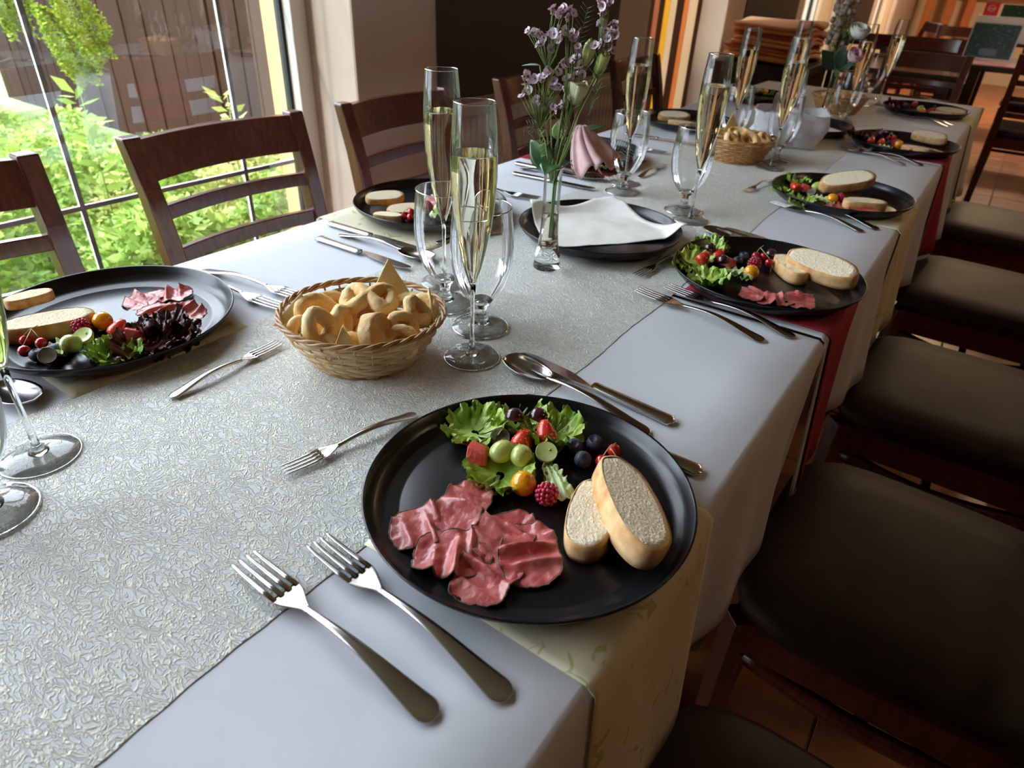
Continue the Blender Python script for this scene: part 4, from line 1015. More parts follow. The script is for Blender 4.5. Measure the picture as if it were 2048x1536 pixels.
FOOD = {
'P1':((-0.225, 0.368),[('bread', 0.077, 0.020, 'A'), ('bread', 0.056, 0.004, 'B'), ('beef', -0.049, -0.078), ('beef', -0.038, -0.044), ('beef', 0.009, -0.048), ('beef', -0.012, -0.088), ('beef', 0.022, -0.087), ('beef', 0.037, -0.053), ('lettuce', -0.095, 0.046), ('lettuce', -0.073, 0.086), ('lettuce', -0.032, 0.087), ('lettuce', -0.038, 0.01), ('lettucep', 0.007, 0.03), ('gd', -0.068, 0.073), ('gd', -0.05, 0.088), ('gd', -0.064, 0.045), ('straw', -0.045, 0.055), ('straw', -0.031, 0.073), ('melon', -0.064, 0.01), ('gg', -0.046, 0.023), ('gg', -0.029, 0.029), ('ggh', -0.017, 0.053), ('phys', -0.01, 0.006), ('rasp', 0.013, 0.008), ('blue', -0.004, 0.083), ('blue', 0.008, 0.1), ('blue', 0.012, 0.071), ('curr', 0.027, 0.081), ('curr', 0.03, 0.098), ('curr', 0.042, 0.085)]),
'P2':((-0.219, 0.998),[('bread', 0.067, 0.047, 'A'), ('bread', 0.022, 0.047, 'B'), ('beef', 0.006, -0.064), ('beef', 0.036, -0.068), ('beef', 0.066, -0.049), ('lettuce', -0.107, -0.026), ('lettuce', -0.108, 0.048), ('lettuce', -0.06, -0.075), ('lettucep', -0.037, -0.018), ('gd', -0.099, 0.023), ('straw', -0.092, -0.021), ('straw', -0.083, 0.023), ('melon', -0.064, 0.012), ('gd', -0.063, -0.015), ('blue', -0.053, 0.057), ('blue', -0.053, 0.029), ('rasp', -0.027, 0.03), ('curr', -0.039, 0.076), ('curr', -0.01, 0.05), ('gd', -0.017, 0.08), ('phys', -0.019, -0.01)]),
'P3':((-0.232, 1.543),[('bread', 0.032, 0.083, 'A'), ('bread', 0.056, -0.043, 'B'), ('beef', 0.006, -0.081), ('beef', 0.031, -0.067), ('beef', 0.066, -0.061), ('lettuce', -0.107, -0.047), ('lettuce', -0.103, 0.05), ('lettuce', -0.049, -0.107), ('lettucep', -0.021, -0.06), ('straw', -0.09, -0.016), ('melon', -0.072, 0.002), ('gd', -0.05, -0.039), ('gg', -0.053, 0.019), ('blue', -0.034, 0.007), ('blue', -0.025, 0.015), ('curr', -0.015, 0.051), ('curr', 0.002, 0.02), ('rasp', 0.006, -0.034), ('phys', -0.005, -0.05)]),
'P4':((-0.215, 2.224),[('bread', 0.051, 0.085, 'A'), ('bread', 0.039, -0.06, 'B'), ('beef', -0.002, -0.096), ('beef', 0.034, -0.083), ('lettucer', -0.118, 0.002), ('lettucer', -0.091, 0.075), ('straw', -0.076, -0.04), ('straw', -0.05, -0.04), ('curr', -0.05, 0.072), ('curr', -0.035, 0.067), ('blue', -0.034, -0.005), ('rasp', -0.017, -0.014), ('phys', -0.007, -0.03), ('lettucep', -0.041, -0.091)]),
'P5':((-0.253, 2.937),[('bread', 0.081, 0.007, 'A'), ('bread', 0.059, -0.074, 'B'), ('lettucer', -0.102, 0.059), ('lettucer', -0.082, -0.023), ('melon', -0.068, 0.039), ('straw', -0.046, 0.096), ('gg', -0.015, -0.005), ('phys', -0.001, -0.061), ('rasp', 0.021, -0.036), ('curr', 0.02, 0.05)]),
'PL1':((-0.802, 0.315),[('bread', -0.03, -0.057, 'A'), ('bread', -0.083, -0.05, 'B'), ('beef', -0.032, 0.059), ('beef', -0.015, 0.083), ('beef', 0.036, 0.069), ('beef', 0.022, 0.047), ('rasp', 0.001, -0.036), ('phys', 0.005, -0.013), ('curr', -0.022, -0.087), ('curr', 0.011, -0.101), ('curr', -0.002, -0.079), ('blue', 0.025, -0.095), ('blue', 0.029, -0.078), ('gd', 0.044, -0.091), ('gg', 0.047, -0.067), ('ggh', 0.041, -0.05), ('lettucep', 0.023, -0.065), ('lettuce', 0.063, -0.04), ('lettuce', 0.09, -0.041), ('melon', 0.072, -0.009), ('straw', 0.04, -0.012), ('lettucer', 0.068, 0.02), ('lettucer', 0.1, 0.014), ('lettucer', 0.1, -0.016)]),
'PL2':((-0.812, 0.908),[('bread', -0.067, -0.05, 'A'), ('bread', -0.016, -0.096, 'B'), ('bread', -0.015, -0.05, 'A'), ('beef', -0.027, 0.042), ('beef', 0.002, 0.06), ('curr', 0.005, -0.081), ('curr', 0.005, -0.059), ('rasp', 0.007, -0.018), ('blue', 0.019, -0.053), ('gg', 0.043, -0.024), ('lettucep', 0.056, -0.027), ('phys', 0.004, 0.032), ('straw', -0.008, 0.063), ('gd', 0.047, -0.009), ('melon', 0.062, 0.005), ('straw', 0.072, 0.054)]),
'PL3':((-0.815, 1.478),[('curr', 0.025, -0.115), ('curr', 0.038, -0.112), ('straw', 0.034, -0.084), ('blue', 0.054, -0.105), ('gg', 0.063, -0.1), ('lettucep', 0.074, -0.092), ('melon', 0.058, 0.023), ('straw', 0.094, -0.01), ('gd', 0.112, -0.006), ('lettuce', 0.089, -0.078)]),
'PL4':((-0.79, 2.05),[('bread', -0.053, 0.025, 'A'), ('bread', 0.004, -0.061, 'B'), ('straw', 0.096, 0.016), ('gd', 0.093, 0.067), ('lettuce', 0.088, -0.044)]),
'PL5':((-0.8, 2.72),[('straw', -0.022, 0.116), ('phys', 0.001, 0.118), ('lettuce', 0.01, 0.118), ('gg', -0.027, 0.105), ('bread', -0.07, 0.023, 'A')])
}
ORD = ['', 'first', 'second', 'third', 'fourth', 'fifth', 'sixth', 'seventh', 'eighth', 'ninth', 'tenth']
def ordinal(i, n):
    if n == 1: return ''
    if n == 2: return ('left', 'right')[i]+' one of two'
    if n == 3: return ('leftmost', 'middle', 'rightmost')[i]+' of three'
    return ORD[i+1]+' from left of '+{4: 'four', 5: 'five', 6: 'six'}.get(n, 'several')
bi = li = ri = 0
for pk, (ctr, items) in FOOD.items():
    (cx, cy_), zpl, _, phr = PL[pk]; zs = zpl+.0043
    cnt = {}
    for it in items: cnt.setdefault(it[0], []).append(it)
    for v_ in cnt.values(): v_.sort(key=lambda it: it[1]*right.x+it[2]*right.y)
    Rn = random.Random(pk); let = [it for it in items if it[0].startswith('lettuce')]
    nb = 0; sprigs = [it for it in items if it[0] == 'curr']
    for it in items:
        kd, dx, dy = it[0], it[1], it[2]
        if kd == 'curr': continue
        n_ = len(cnt[kd]); i_ = cnt[kd].index(it); o_ = ordinal(i_, n_)
        lb = NM[kd]+(', '+o_+',' if o_ else '')+' '+phr; gp = NM[kd].split(',')[0]+'s '+phr
        x, y = cx+dx, cy_+dy
        onlet = any(((l[1]-dx)**2+(l[2]-dy)**2)**.5 < .030 for l in let)
        if kd == 'bread':
            left_side = pk.startswith('PL')
            if pk == 'P1': a, tl, zz = (-0.80, (-0.30, .0, 0), .012) if it[3] == 'A' else (-1.22, (0.04, 0, 0), .001)
            elif it[3] == 'A': a, tl, zz = ({'P2': -.33, 'P3': .25, 'P4': -.30, 'P5': -.2, 'PL1': 1.15, 'PL2': 1.0, 'PL4': .6, 'PL5': .6}.get(pk, 0), (0.30 if pk != 'PL1' else .0, 0.0, 0), .013 if pk in ('P2', 'P4') else (.020 if pk == 'P3' else .001))
            else: a, tl, zz = ({'P2': -.9, 'P3': .5, 'P4': -.2, 'PL1': 1.4, 'PL2': .5}.get(pk, .2), (0.0, 0.0, 0), .001 if pk != 'PL1' else .0205)
            if pk == 'P3' and it[3] == 'A': a = .65; tl = (0.32, -.18, 0); x -= .03; y -= .05
            rot = (Matrix.Rotation(a, 3, 'Z') @ Euler(tl).to_matrix()).to_euler()
            sc = 1.0 if pk in ('P1', 'P2', 'P3') else .86
            if pk == 'PL1' and it[3] == 'B': sc = .62
            if pk == 'PL2': sc = .62; zz = .0 if nb else .012
            if pk == 'P1': lb = 'larger bread slice leaning on the other on the nearest plate' if it[3] == 'A' else 'smaller bread slice underneath on the nearest plate'
            (breadA if it[3] == 'A' else breadB).put((x, y, zs+zz), 0, lb, gp, rot=tuple(rot), scale=sc); nb += 1
        elif kd == 'beef':
            beefP[(bi*1) % 6].put((x, y, zs+.0002+.0016*(i_ % 3)), 0, lb, gp, rot=(Rn.uniform(-.06, .06), Rn.uniform(-.06, .06), Rn.uniform(0, 6.2)), scale=.88 if pk == 'P1' else .80); bi += 1
        elif kd == 'lettuce':
            letP[li % 3].put((x, y, zs), 0, lb, gp, rot=(Rn.uniform(-.1, .15), Rn.uniform(-.1, .1), Rn.uniform(0, 6.2)), scale=.95 if pk in ('P1', 'P2') else .80); li += 1
        elif kd == 'lettucer':
            letR[ri % 2].put((x, y, zs), 0, lb, gp, rot=(0, 0, Rn.uniform(0, 6.2)), scale=.95); ri += 1
        elif kd == 'lettucep':
            letW.put((x, y, zs), 0, lb, gp, rot=(0, 0, -.75 if pk == 'P1' else Rn.uniform(0, 6.2)), scale=1.0)
        else:
            rot = (Rn.uniform(-.5, .5), Rn.uniform(-.5, .5), Rn.uniform(0, 6.2))
            if kd == 'straw': rot = (Rn.uniform(1.9, 2.4), 0, Rn.uniform(-.6, 1.2)); 
            if kd == 'gd': rot = (Rn.choice((.7, 2.6)), Rn.uniform(-.3, .3), Rn.uniform(-.3, .9)); 
            if kd == 'gg': rot = (1.2, 0, Rn.uniform(0, 3))
            if kd == 'melon': rot = (0, 0, Rn.uniform(0, 6))
            if kd == 'ggh': rot = (.5, 0, .6)
            if kd == 'blue': rot = (Rn.uniform(0, .9), 0, Rn.uniform(-.2, 1.2))
            if kd == 'phys': rot = (2.2, 0, 1.0)
            P_[kd].put((x, y, zs+LIFT[kd]+(.006 if onlet and kd in ('straw', 'gd', 'gg', 'ggh', 'melon') else 0)), 0, lb, gp, rot=rot)
    if sprigs:
        x0, y0 = cx+sprigs[0][1], cy_+sprigs[0][2]
        t = empty('redcurrant_sprig', (x0, y0, zs), 0, 'sprig of glossy redcurrants '+phr, 'berry')
        pts = []
        for k, s_ in enumerate(sprigs):
            q = (s_[1]-sprigs[0][1], s_[2]-sprigs[0][2], .0066+.004*(k % 2)); pts.append(q)
            if k == 0 and 'CURR' not in CH:
                o = MB().ball(.0066, (0, 0, 0), 20, 12).build('berry', 'currant', t); CH['CURR'] = o
            else: o = CH['CURR'].copy(); COL.objects.link(o); o.parent = t
            o.location = q
        if len(sprigs) < 3:
            o = CH['CURR'].copy(); COL.objects.link(o); o.parent = t; o.location = (.011, .008, .0066)
            pts.append((.011, .008, .0066))
        hb = Vector((.004, .016, .021)); s = MB(); s.tube([hb, (.001, .007, .018), Vector(pts[0])+Vector((0, 0, .006))], .0005, 5)
        for p in pts[1:]: s.tube([(.002, .009, .0185), Vector(p)+Vector((0, 0, .006))], .0004, 5)
        s.build('stalk', 'twig', t)

# ------------------------------------------------------------------ baskets of puffed snacks
def make_basket(mw, mr):
    t = empty('wicker_basket', (0, 0, 0), 0, 'x', 'basket'); NS = 30
    def rad(z): s = z/.060; return .054+.034*s**.75
    rows = 9
    for k in range(rows):
        z0 = .004+.0055*k
        def f(u, v, k=k, z0=z0):
            a = 2*PI*u; ofs = .0013*math.cos(a*NS/2+(k % 2)*PI); b_ = 2*PI*v
            r = rad(z0)+ofs+.0007*math.cos(b_); return (r*1.06*math.cos(a), r*math.sin(a), z0+.0026*math.sin(b_)+.0005*math.sin(a*3+k))
        MB().grid(f, 180, 6, cu=True, cv=True).build('weaver', mw, t)
    for k in range(NS):
        a = 2*PI*(k+.0)/NS; b = MB()
        b.tube([((rad(z))*1.06*math.cos(a), rad(z)*math.sin(a), z) for z in (.001, .012, .026, .040, .054)], .0013, 5, flat=.6)
        b.build('stake', mw, t)
    for j in range(3):
        P = []
        for q in range(90):
            a = 2*PI*q/90; tw = a*11+j*2*PI/3; r = rad(.058)+.0022*math.cos(tw); P.append((r*1.06*math.cos(a), r*math.sin(a), .0575+.0022*math.sin(tw)))
        MB().tube(P, .0019, 6, closed=True).build('rim_cane', mr, t)
    MB().lathe([(0, .0015), (.052, .0015), (.055, .003), (.052, .005), (0, .004)], 36).build('base', mw, t)
    MB().tube([(.0585*1.04*math.cos(2*PI*q/40), .0575*math.sin(2*PI*q/40), .0018) for q in range(40)], .0018, 6, closed=True).build('foot_cane', mr, t)
    return t
def lumpy(q, s, a=.0006): return q+a*Vector((noise.noise(q*300+Vector((s, 0, 0))), noise.noise(q*300+Vector((0, s, 5))), noise.noise(q*300+Vector((7, 0, s)))))
def make_ring(seed, R0=.0165, r0=.0068):
    b = MB().grid(lambda u, v: tuple(lumpy(Vector(((R0+r0*math.cos(2*PI*v))*math.cos(2*PI*u), (R0*.9+r0*math.cos(2*PI*v))*math.sin(2*PI*u), r0*.85*math.sin(2*PI*v))), seed, .0014)), 32, 14, cu=True, cv=True)
    return tag(b.build('ring_cracker', 'snack'), 'x', 'snack')
def make_pretzel(seed):
    P = []
    for k in range(40):
        s = 2*PI*k/40; x = .0185*math.sin(s)+.0075*math.sin(2*s)*0; 
        P.append(Vector((.019*math.sin(s), .0125*math.sin(2*s)*1.0+.0, .003*math.cos(2*s))))
    b = MB(); b.tube(P, .0064, 10, closed=True); v2 = [tuple(lumpy(Vector(v), seed, .0013)) for v in b.v]; b.v = v2
    return tag(b.build('pretzel_cracker', 'snack'), 'x', 'snack')
def make_disc(seed):
    def f(u, v):
        a = 2*PI*u; r = .0225*v; rim = .0055*math.exp(-((v-.82)/.18)**2)
        hole = -.0030*math.exp(-((v*math.cos(a)-.3)**2+(v*math.sin(a))**2)/.02)-.003*math.exp(-((v*math.cos(a)+.35)**2+(v*math.sin(a)-.2)**2)/.02)
        return tuple(lumpy(Vector((r*math.cos(a)*1.05, r*math.sin(a)*.82, .004+rim+hole-(.008 if v > .97 else 0))), seed, .0012))
    b = MB().grid(f, 36, 14, cu=True); b.ball(.021, (0, 0, 0), 24, 10, (1.0, .78, .30))
    return tag(b.build('round_cracker', 'snack'), 'x', 'snack')
def make_chip():
    vs = [(-.022, -.012, 0), (.022, -.012, 0), (0, .028, 0)]; b = MB(); b.add(vs+[(x, y, .0022) for x, y, z in vs], [(2, 1, 0), (3, 4, 5), (0, 1, 4, 3), (1, 2, 5, 4), (2, 0, 3, 5)])
    return tag(b.build('triangle_cracker', 'chip', smooth=False, bevel=.0006), 'x', 'snack')
ringP, pretP, discP, chipP = Proto(lambda: make_ring(1)), Proto(lambda: make_pretzel(2)), Proto(lambda: make_disc(3)), Proto(make_chip)
bask1 = Proto(lambda: make_basket('wicker', 'wicker_rim')); bask2 = Proto(lambda: make_basket('wicker_tan', 'wicker_tan'))
cam_r = Vector((math.cos(YAW), math.sin(YAW), 0)); cam_f = Vector((-math.sin(YAW), math.cos(YAW), 0))
def fill(c, where, pieces):
    z0 = c[2]
    B3 = Matrix((cam_r, cam_f, Vector((0, 0, 1)))).transposed()
    for i, (kd, x, y, z, rx, ry, rz, sc) in enumerate(pieces):
        p = Vector(c)+cam_r*x+cam_f*y+Vector((0, 0, z)); rot = (B3 @ Euler((rx, ry, rz)).to_matrix()).to_euler()
        P = {'r': ringP, 'p': pretP, 'd': discP, 'c': chipP}[kd]
        same = sorted([q for q in pieces if q[0] == kd], key=lambda q: q[1]); k_ = same.index(pieces[i]); n_ = len(same)
        nm = {'r': 'puffed ring cracker', 'p': 'puffed pretzel cracker', 'd': 'puffed round cracker', 'c': 'pale triangular cracker'}[kd]
        P.put(tuple(p), 0, nm+(', '+ordinal(k_, n_)+',' if n_ > 1 else '')+' in '+where, nm+'s in '+where, rot=tuple(rot), scale=sc*1.16)
c1 = (-.524, .465, zg-.0015)
bask1.put(c1, YAW, 'wicker basket nearest the camera, filled with puffed crackers', 'wicker baskets of crackers')
pieces1 = [('p', -.026, -.040, .056, 1.15, .25, .9, 1.12), ('d', .022, -.048, .053, 1.15, 0, 1.45, 1.10), ('p', .006, .010, .068, .25, 0, .1, 1.15), ('r', -.050, -.006, .054, .7, .5, .2, 1.0),
           ('p', .056, -.008, .055, .9, -.4, 1.0, .95), ('r', .064, .018, .052, .6, -.6, .3, .85), ('r', -.058, -.034, .044, .9, .7, .5, .8), ('d', -.008, .030, .050, .3, .1, .8, 1.0),
           ('r', .040, .036, .046, .3, -.3, 0, 1.0), ('r', -.040, .034, .044, .2, .4, 0, 1.0), ('p', .0, -.012, .042, .3, 0, .8, 1.0), ('r', .050, -.038, .040, 1.1, -.3, 0, .8), ('p', -.012, -.058, .040, 1.2, 0, .2, .85), ('r', -.03, .0, .030, 0, 0, 0, 1.0), ('r', .03, .0, .030, 0, 0, 0, 1.0),
           ('c', .022, .055, .064, 1.35, .0, .25, 1.05), ('c', -.072, -.012, .050, 1.25, .25, .15, .95), ('c', -.004, -.068, .046, 1.1, 0, .4, .75), ('c', .073, .018, .050, 1.3, -.4, -1.0, .9)]
fill(c1, 'the nearest basket', pieces1)
c2 = (-.530, 1.745, zg-.0015)
bask2.put(c2, YAW, 'second wicker basket of crackers, in front of the organza basket', 'wicker baskets of crackers')
fill(c2, 'the second basket', [('r', -.05, -.02, .055, .9, .3, 0, 1.0), ('p', -.02, -.035, .055, .9, 0, .7, 1.05), ('r', .015, -.03, .055, .8, 0, 0, 1.0), ('p', .045, -.02, .052, .7, -.3, .3, 1.0), ('r', .06, .01, .050, .3, -.4, 0, .9),
     ('d', 0, .01, .058, .3, 0, 0, 1.1), ('p', -.035, .025, .056, .3, .3, 1, 1.0), ('r', .035, .035, .050, .2, 0, 0, 1.0), ('d', -.01, -.005, .035, 0, 0, 0, 1.0), ('c', -.015, .03, .074, 1.2, .1, .3, 1.0)])
c3 = (-.500, 2.700, zg-.0015)
bask2.put(c3, YAW, 'farthest wicker basket behind the far goblets', 'wicker baskets of crackers')
fill(c3, 'the farthest basket', [('r', -.04, -.02, .052, .7, .2, 0, 1.0), ('p', 0, -.02, .055, .7, 0, .5, 1.1), ('r', .04, -.01, .052, .6, 0, 0, 1.0), ('d', .01, .03, .052, .2, 0, 0, 1.1), ('p', -.03, .03, .050, .2, 0, 1, 1.0)])
# crumpled white organza basket
ob = empty('organza_basket', (-.485, 2.030, zg-.001), YAW, 'crumpled see-through white organza bag on the runner beside the farther plates', 'bag')
def of(u, v):
    a = 2*PI*u; n_ = 3.2; c, s = math.cos(a), math.sin(a); r = (abs(c)**n_+abs(s)**n_)**(-1/n_)
    k = .078+.010*math.sin(v*PI*.8)+.005*math.sin(a*5+v*6)+.004*noise.noise(Vector((c*3, s*3, v*5)))*2
    return (k*r*c*(1.10-.10*(1-v)), k*r*s*.8, .001+.088*v+.005*math.sin(a*3+1)*v)
MB().grid(of, 90, 14, cu=True).build('outer_gauze', 'organza', ob, solid=.0006)
def of2(u, v):
    x = (u-.5)*.15; y = (v-.5)*.10; return (x, y, .062+.018*noise.noise(Vector((x*30, y*30, 3)))+.022*math.cos(x*18)*math.cos(y*24)-.2*abs(x)**1.5)
MB().grid(of2, 50, 40).build('crumpled_tissue', 'organza', ob, solid=.0006)
def of3(u, v):
    x = -.07-.06*u; y = (v-.5)*.07*(1-.5*u); return (x, y, .070*(1-u)**1.2+.003+.003*math.sin(v*16))
MB().grid(of3, 20, 20).build('tissue_corner', 'organza', ob, solid=.0006)
MB().tube([(of(k/60, 1)[0], of(k/60, 1)[1], of(k/60, 1)[2]) for k in range(60)], .0018, 6, closed=True).build('hem_edge', 'organza', ob)

# ------------------------------------------------------------------ vases and flowers
def make_vase():
    t = empty('bud_vase', (0, 0, 0), 0, 'x', 'vase')
    MB().lathe([(0, 0), (.0205, 0), (.0215, .001), (.0205, .008), (.0185, .022), (.0160, .034), (.0120, .0345), (0, .032)], 36).build('solid_foot', 'glass', t)
    MB().lathe([(.0160, .034), (.0140, .055), (.0128, .080), (.0126, .110), (.0131, .135), (.0142, .152)], 36).build('tube_wall', 'bowl', t)
    MB().tube([(.0142*math.cos(2*PI*k/30), .0142*math.sin(2*PI*k/30), .1523) for k in range(30)], .0009, 6, closed=True).build('rim', 'glass', t)
    MB().lathe([(0, .036), (.0146, .037), (.0134, .052), (.0124, .070), (.0120, .082), (0, .082)], 30).build('water', 'water', t)
    return t
vaseP = Proto(make_vase)
V1 = Vector((-.507, .832, zg)); V2 = Vector((-.500, 2.520, zg))
vaseP.put(tuple(V1), 0, 'slim clear bud vase with flowers beside the napkin plate', 'bud vases')
vaseP.put(tuple(V2), 0, 'slim clear bud vase far down the table with brownish bouquet', 'bud vases')
MTH = Vector((-.507, .832, TT+.150))
def stem_to(p, base=V1, m='stem', r=.0011, name='stem', parent=None, off=(0, 0), loc=None, deep=True):
    b = Vector(base)+Vector((off[0]*.004, off[1]*.004, .048 if deep else .132)); mth = Vector(base)+Vector((off[0]*.009, off[1]*.009, .150)); p = Vector(p)
    P = [b, mth, mth.lerp(p, .5)+Vector((0, 0, .012)), p]
    Q = []
    for i in range(3):
        for k in range(4): Q.append(P[i].lerp(P[i+1], k/4))
    Q.append(P[3])
    if loc is not None: Q = [q-Vector(loc) for q in Q]
    return MB().tube(Q, r, 6).build(name, m, parent)
def blossom(c, seed, R=.0052):
    b = MB(); Rn = random.Random(seed); nrm = Vector((Rn.uniform(-.8, .8), Rn.uniform(-1, .1), Rn.uniform(-.1, 1))).normalized()
    q = nrm.to_track_quat('Z', 'Y').to_matrix().to_4x4(); q.translation = c
    for k in range(5):
        a = 2*PI*k/5
        b.grid(lambda u, v: ((.15+.85*u)*R*math.cos(a)-(v-.5)*R*1.15*math.sin(u*PI*.55+.25)*math.sin(a), (.15+.85*u)*R*math.sin(a)+(v-.5)*R*1.15*math.sin(u*PI*.55+.25)*math.cos(a), .0016*u*u+.0005*math.cos(v*6)), 5, 5, mtx=q)
    g = MB().ball(.0013, tuple(c+nrm*.0006), 8, 5); g.tube([c-nrm*.0002, c-nrm*.004], [.0018, .0007], 6)
    return b, g
CL = [(-0.526, 0.832, 0.351), (-0.516, 0.838, 0.351), (-0.511, 0.841, 0.348), (-0.549, 0.818, 0.322), (-0.541, 0.822, 0.322), (-0.539, 0.823, 0.313), (-0.529, 0.83, 0.324), (-0.52, 0.835, 0.326), (-0.509, 0.842, 0.329), (-0.515, 0.839, 0.317), (-0.528, 0.83, 0.309), (-0.5, 0.847, 0.324), (-0.552, 0.816, 0.276), (-0.545, 0.82, 0.27), (-0.531, 0.828, 0.282), (-0.522, 0.834, 0.281), (-0.532, 0.828, 0.272), (-0.548, 0.818, 0.263), (-0.554, 0.814, 0.251), (-0.54, 0.823, 0.244), (-0.52, 0.835, 0.262), (-0.513, 0.839, 0.261), (-0.507, 0.843, 0.292), (-0.501, 0.847, 0.296), (-0.492, 0.852, 0.288), (-0.492, 0.853, 0.277), (-0.504, 0.845, 0.24), (-0.516, 0.838, 0.234), (-0.474, 0.863, 0.351), (-0.473, 0.864, 0.356), (-0.478, 0.861, 0.336), (-0.468, 0.867, 0.335), (-0.461, 0.872, 0.335), (-0.46, 0.872, 0.327), (-0.465, 0.869, 0.32), (-0.472, 0.865, 0.316), (-0.463, 0.87, 0.311), (-0.499, 0.848, 0.306), (-0.504, 0.845, 0.271), (-0.47, 0.866, 0.362), (-0.478, 0.861, 0.36)]
br = {'upper left': [], 'lower left': [], 'right': [], 'middle': []}
for c in CL:
    c = (c[0]+.007, c[1]-.007, c[2])
    k = 'right' if c[0] > -.475 else ('middle' if c[0] > -.505 else ('upper left' if c[2] > .30 else 'lower left'))
    br[k].append(c)
for k, cs in br.items():
    t = empty('wax_flower_sprig', tuple(V1), 0, 'sprig of tiny pale pink wax flowers, '+k+' branch in the near vase', 'flower', 'wax flower sprigs in the near vase')
    cen = Vector((sum(c[0] for c in cs)/len(cs), sum(c[1] for c in cs)/len(cs), TT+min(c[2] for c in cs)-.03))
    Rn = random.Random(k)
    off = {'upper left': (-.5, .3), 'lower left': (-.8, -.2), 'right': (.7, .4), 'middle': (.2, .6)}[k]
    stem_to(cen, parent=t, m='twig', r=.0009, off=off, loc=V1, deep=(k == 'middle'))
    tw = MB()
    for j, c in enumerate(cs):
        for q in range(3):
            cc = Vector((c[0]+Rn.uniform(-.0045, .0045), c[1]+Rn.uniform(-.009, .009), TT+c[2]+Rn.uniform(-.005, .005)))-V1
            b, g = blossom(cc, j*7+q, Rn.uniform(.0046, .0064))
            f = b.build('blossom', 'petal_pink', t); g.build('calyx', 'wax_centre', f)
            mid = (cen-V1).lerp(cc, .55)+Vector((Rn.uniform(-.003, .003), 0, -.004))
            tw.tube([cen-V1, mid, cc-Vector((0, 0, .003))], .00045, 5)
    for j in range(16):
        s0 = (cen-V1)*Rn.uniform(.8, 1.0); s1 = s0+Vector((Rn.uniform(-.02, .02), Rn.uniform(-.02, .02), Rn.uniform(.005, .03))); tw.tube([s0, s1], [.0006, .0002], 4)
    tw.build('twigs', 'stem', t)
def rose(p, name, m, label, R=.013, H=.028, open_=.5, dirv=(0, 0, 1), off=(0, 0), base=V1, group=None, green=True, cat='flower'):
    p = Vector(p); t = empty(name, tuple(p), 0, label, cat, group)
    q = Vector(dirv).normalized().to_track_quat('Z', 'Y').to_matrix().to_4x4()
    for L_ in range(3):
        for k in range(3):
            a0 = 2*PI*k/3+L_*1.05; rr = R*(1-.24*L_)
            def f(u, v):
                a = a0+(u-.5)*2.5; s = v; r = rr*(math.sin(min(s*1.15, 1)*PI/2)**.8)*(1-.30*(1-open_)*s**2)+rr*open_*.35*max(0, s-.75)*4*.5
                z = H*(s*(.92+.06*L_))-.0022*abs(u-.5)*2*s*2+.0012*math.sin(u*9+k)*s
                return (r*math.cos(a), r*math.sin(a), z)
            MB().grid(f, 14, 12, mtx=q).build('petal', m, t, solid=.0005)
    if green:
        s = MB()
        for k in range(5):
            a = 2*PI*k/5; s.grid(lambda u, v: ((.3+.7*math.sin(min(u*1.2, 1)*PI/2))*R*.98*math.cos(a+(v-.5)*.7*(1-u)), (.3+.7*math.sin(min(u*1.2, 1)*PI/2))*R*.98*math.sin(a+(v-.5)*.7*(1-u)), u*H*.5-.001), 6, 4, mtx=q)
        s.lathe([(0, -.004), (.003, -.003), (.005, 0), (.003, .002)], 10, mtx=q); s.build('calyx', 'stem', t)
    stem_to(p-Vector(dirv).normalized()*.003, base=base, parent=t, off=off, loc=p, r=.0014)
    return t
rose((-.493, .848, TT+.236), 'lisianthus_bloom', 'petal_cream', 'open cream lisianthus bloom at the middle of the near vase', R=.0165, H=.034, open_=.6, dirv=(.15, .1, 1), off=(.2, .1))
rose((-.483, .853, TT+.285), 'lisianthus_bud', 'petal_green', 'left yellow green lisianthus bud above the cream bloom', R=.0098, H=.034, open_=.0, dirv=(.15, .1, 1), off=(.3, .5), group='lisianthus buds')
rose((-.469, .861, TT+.276), 'lisianthus_bud', 'petal_green', 'right yellow green lisianthus bud above the cream bloom', R=.0092, H=.032, open_=.15, dirv=(.35, .1, 1), off=(.6, .2), group='lisianthus buds')
rose((-.503, .843, TT+.255), 'small_bud', 'petal_green', 'small closed green bud left of the cream bloom', R=.006, H=.022, open_=0, dirv=(.25, .1, 1), off=(.0, .4))
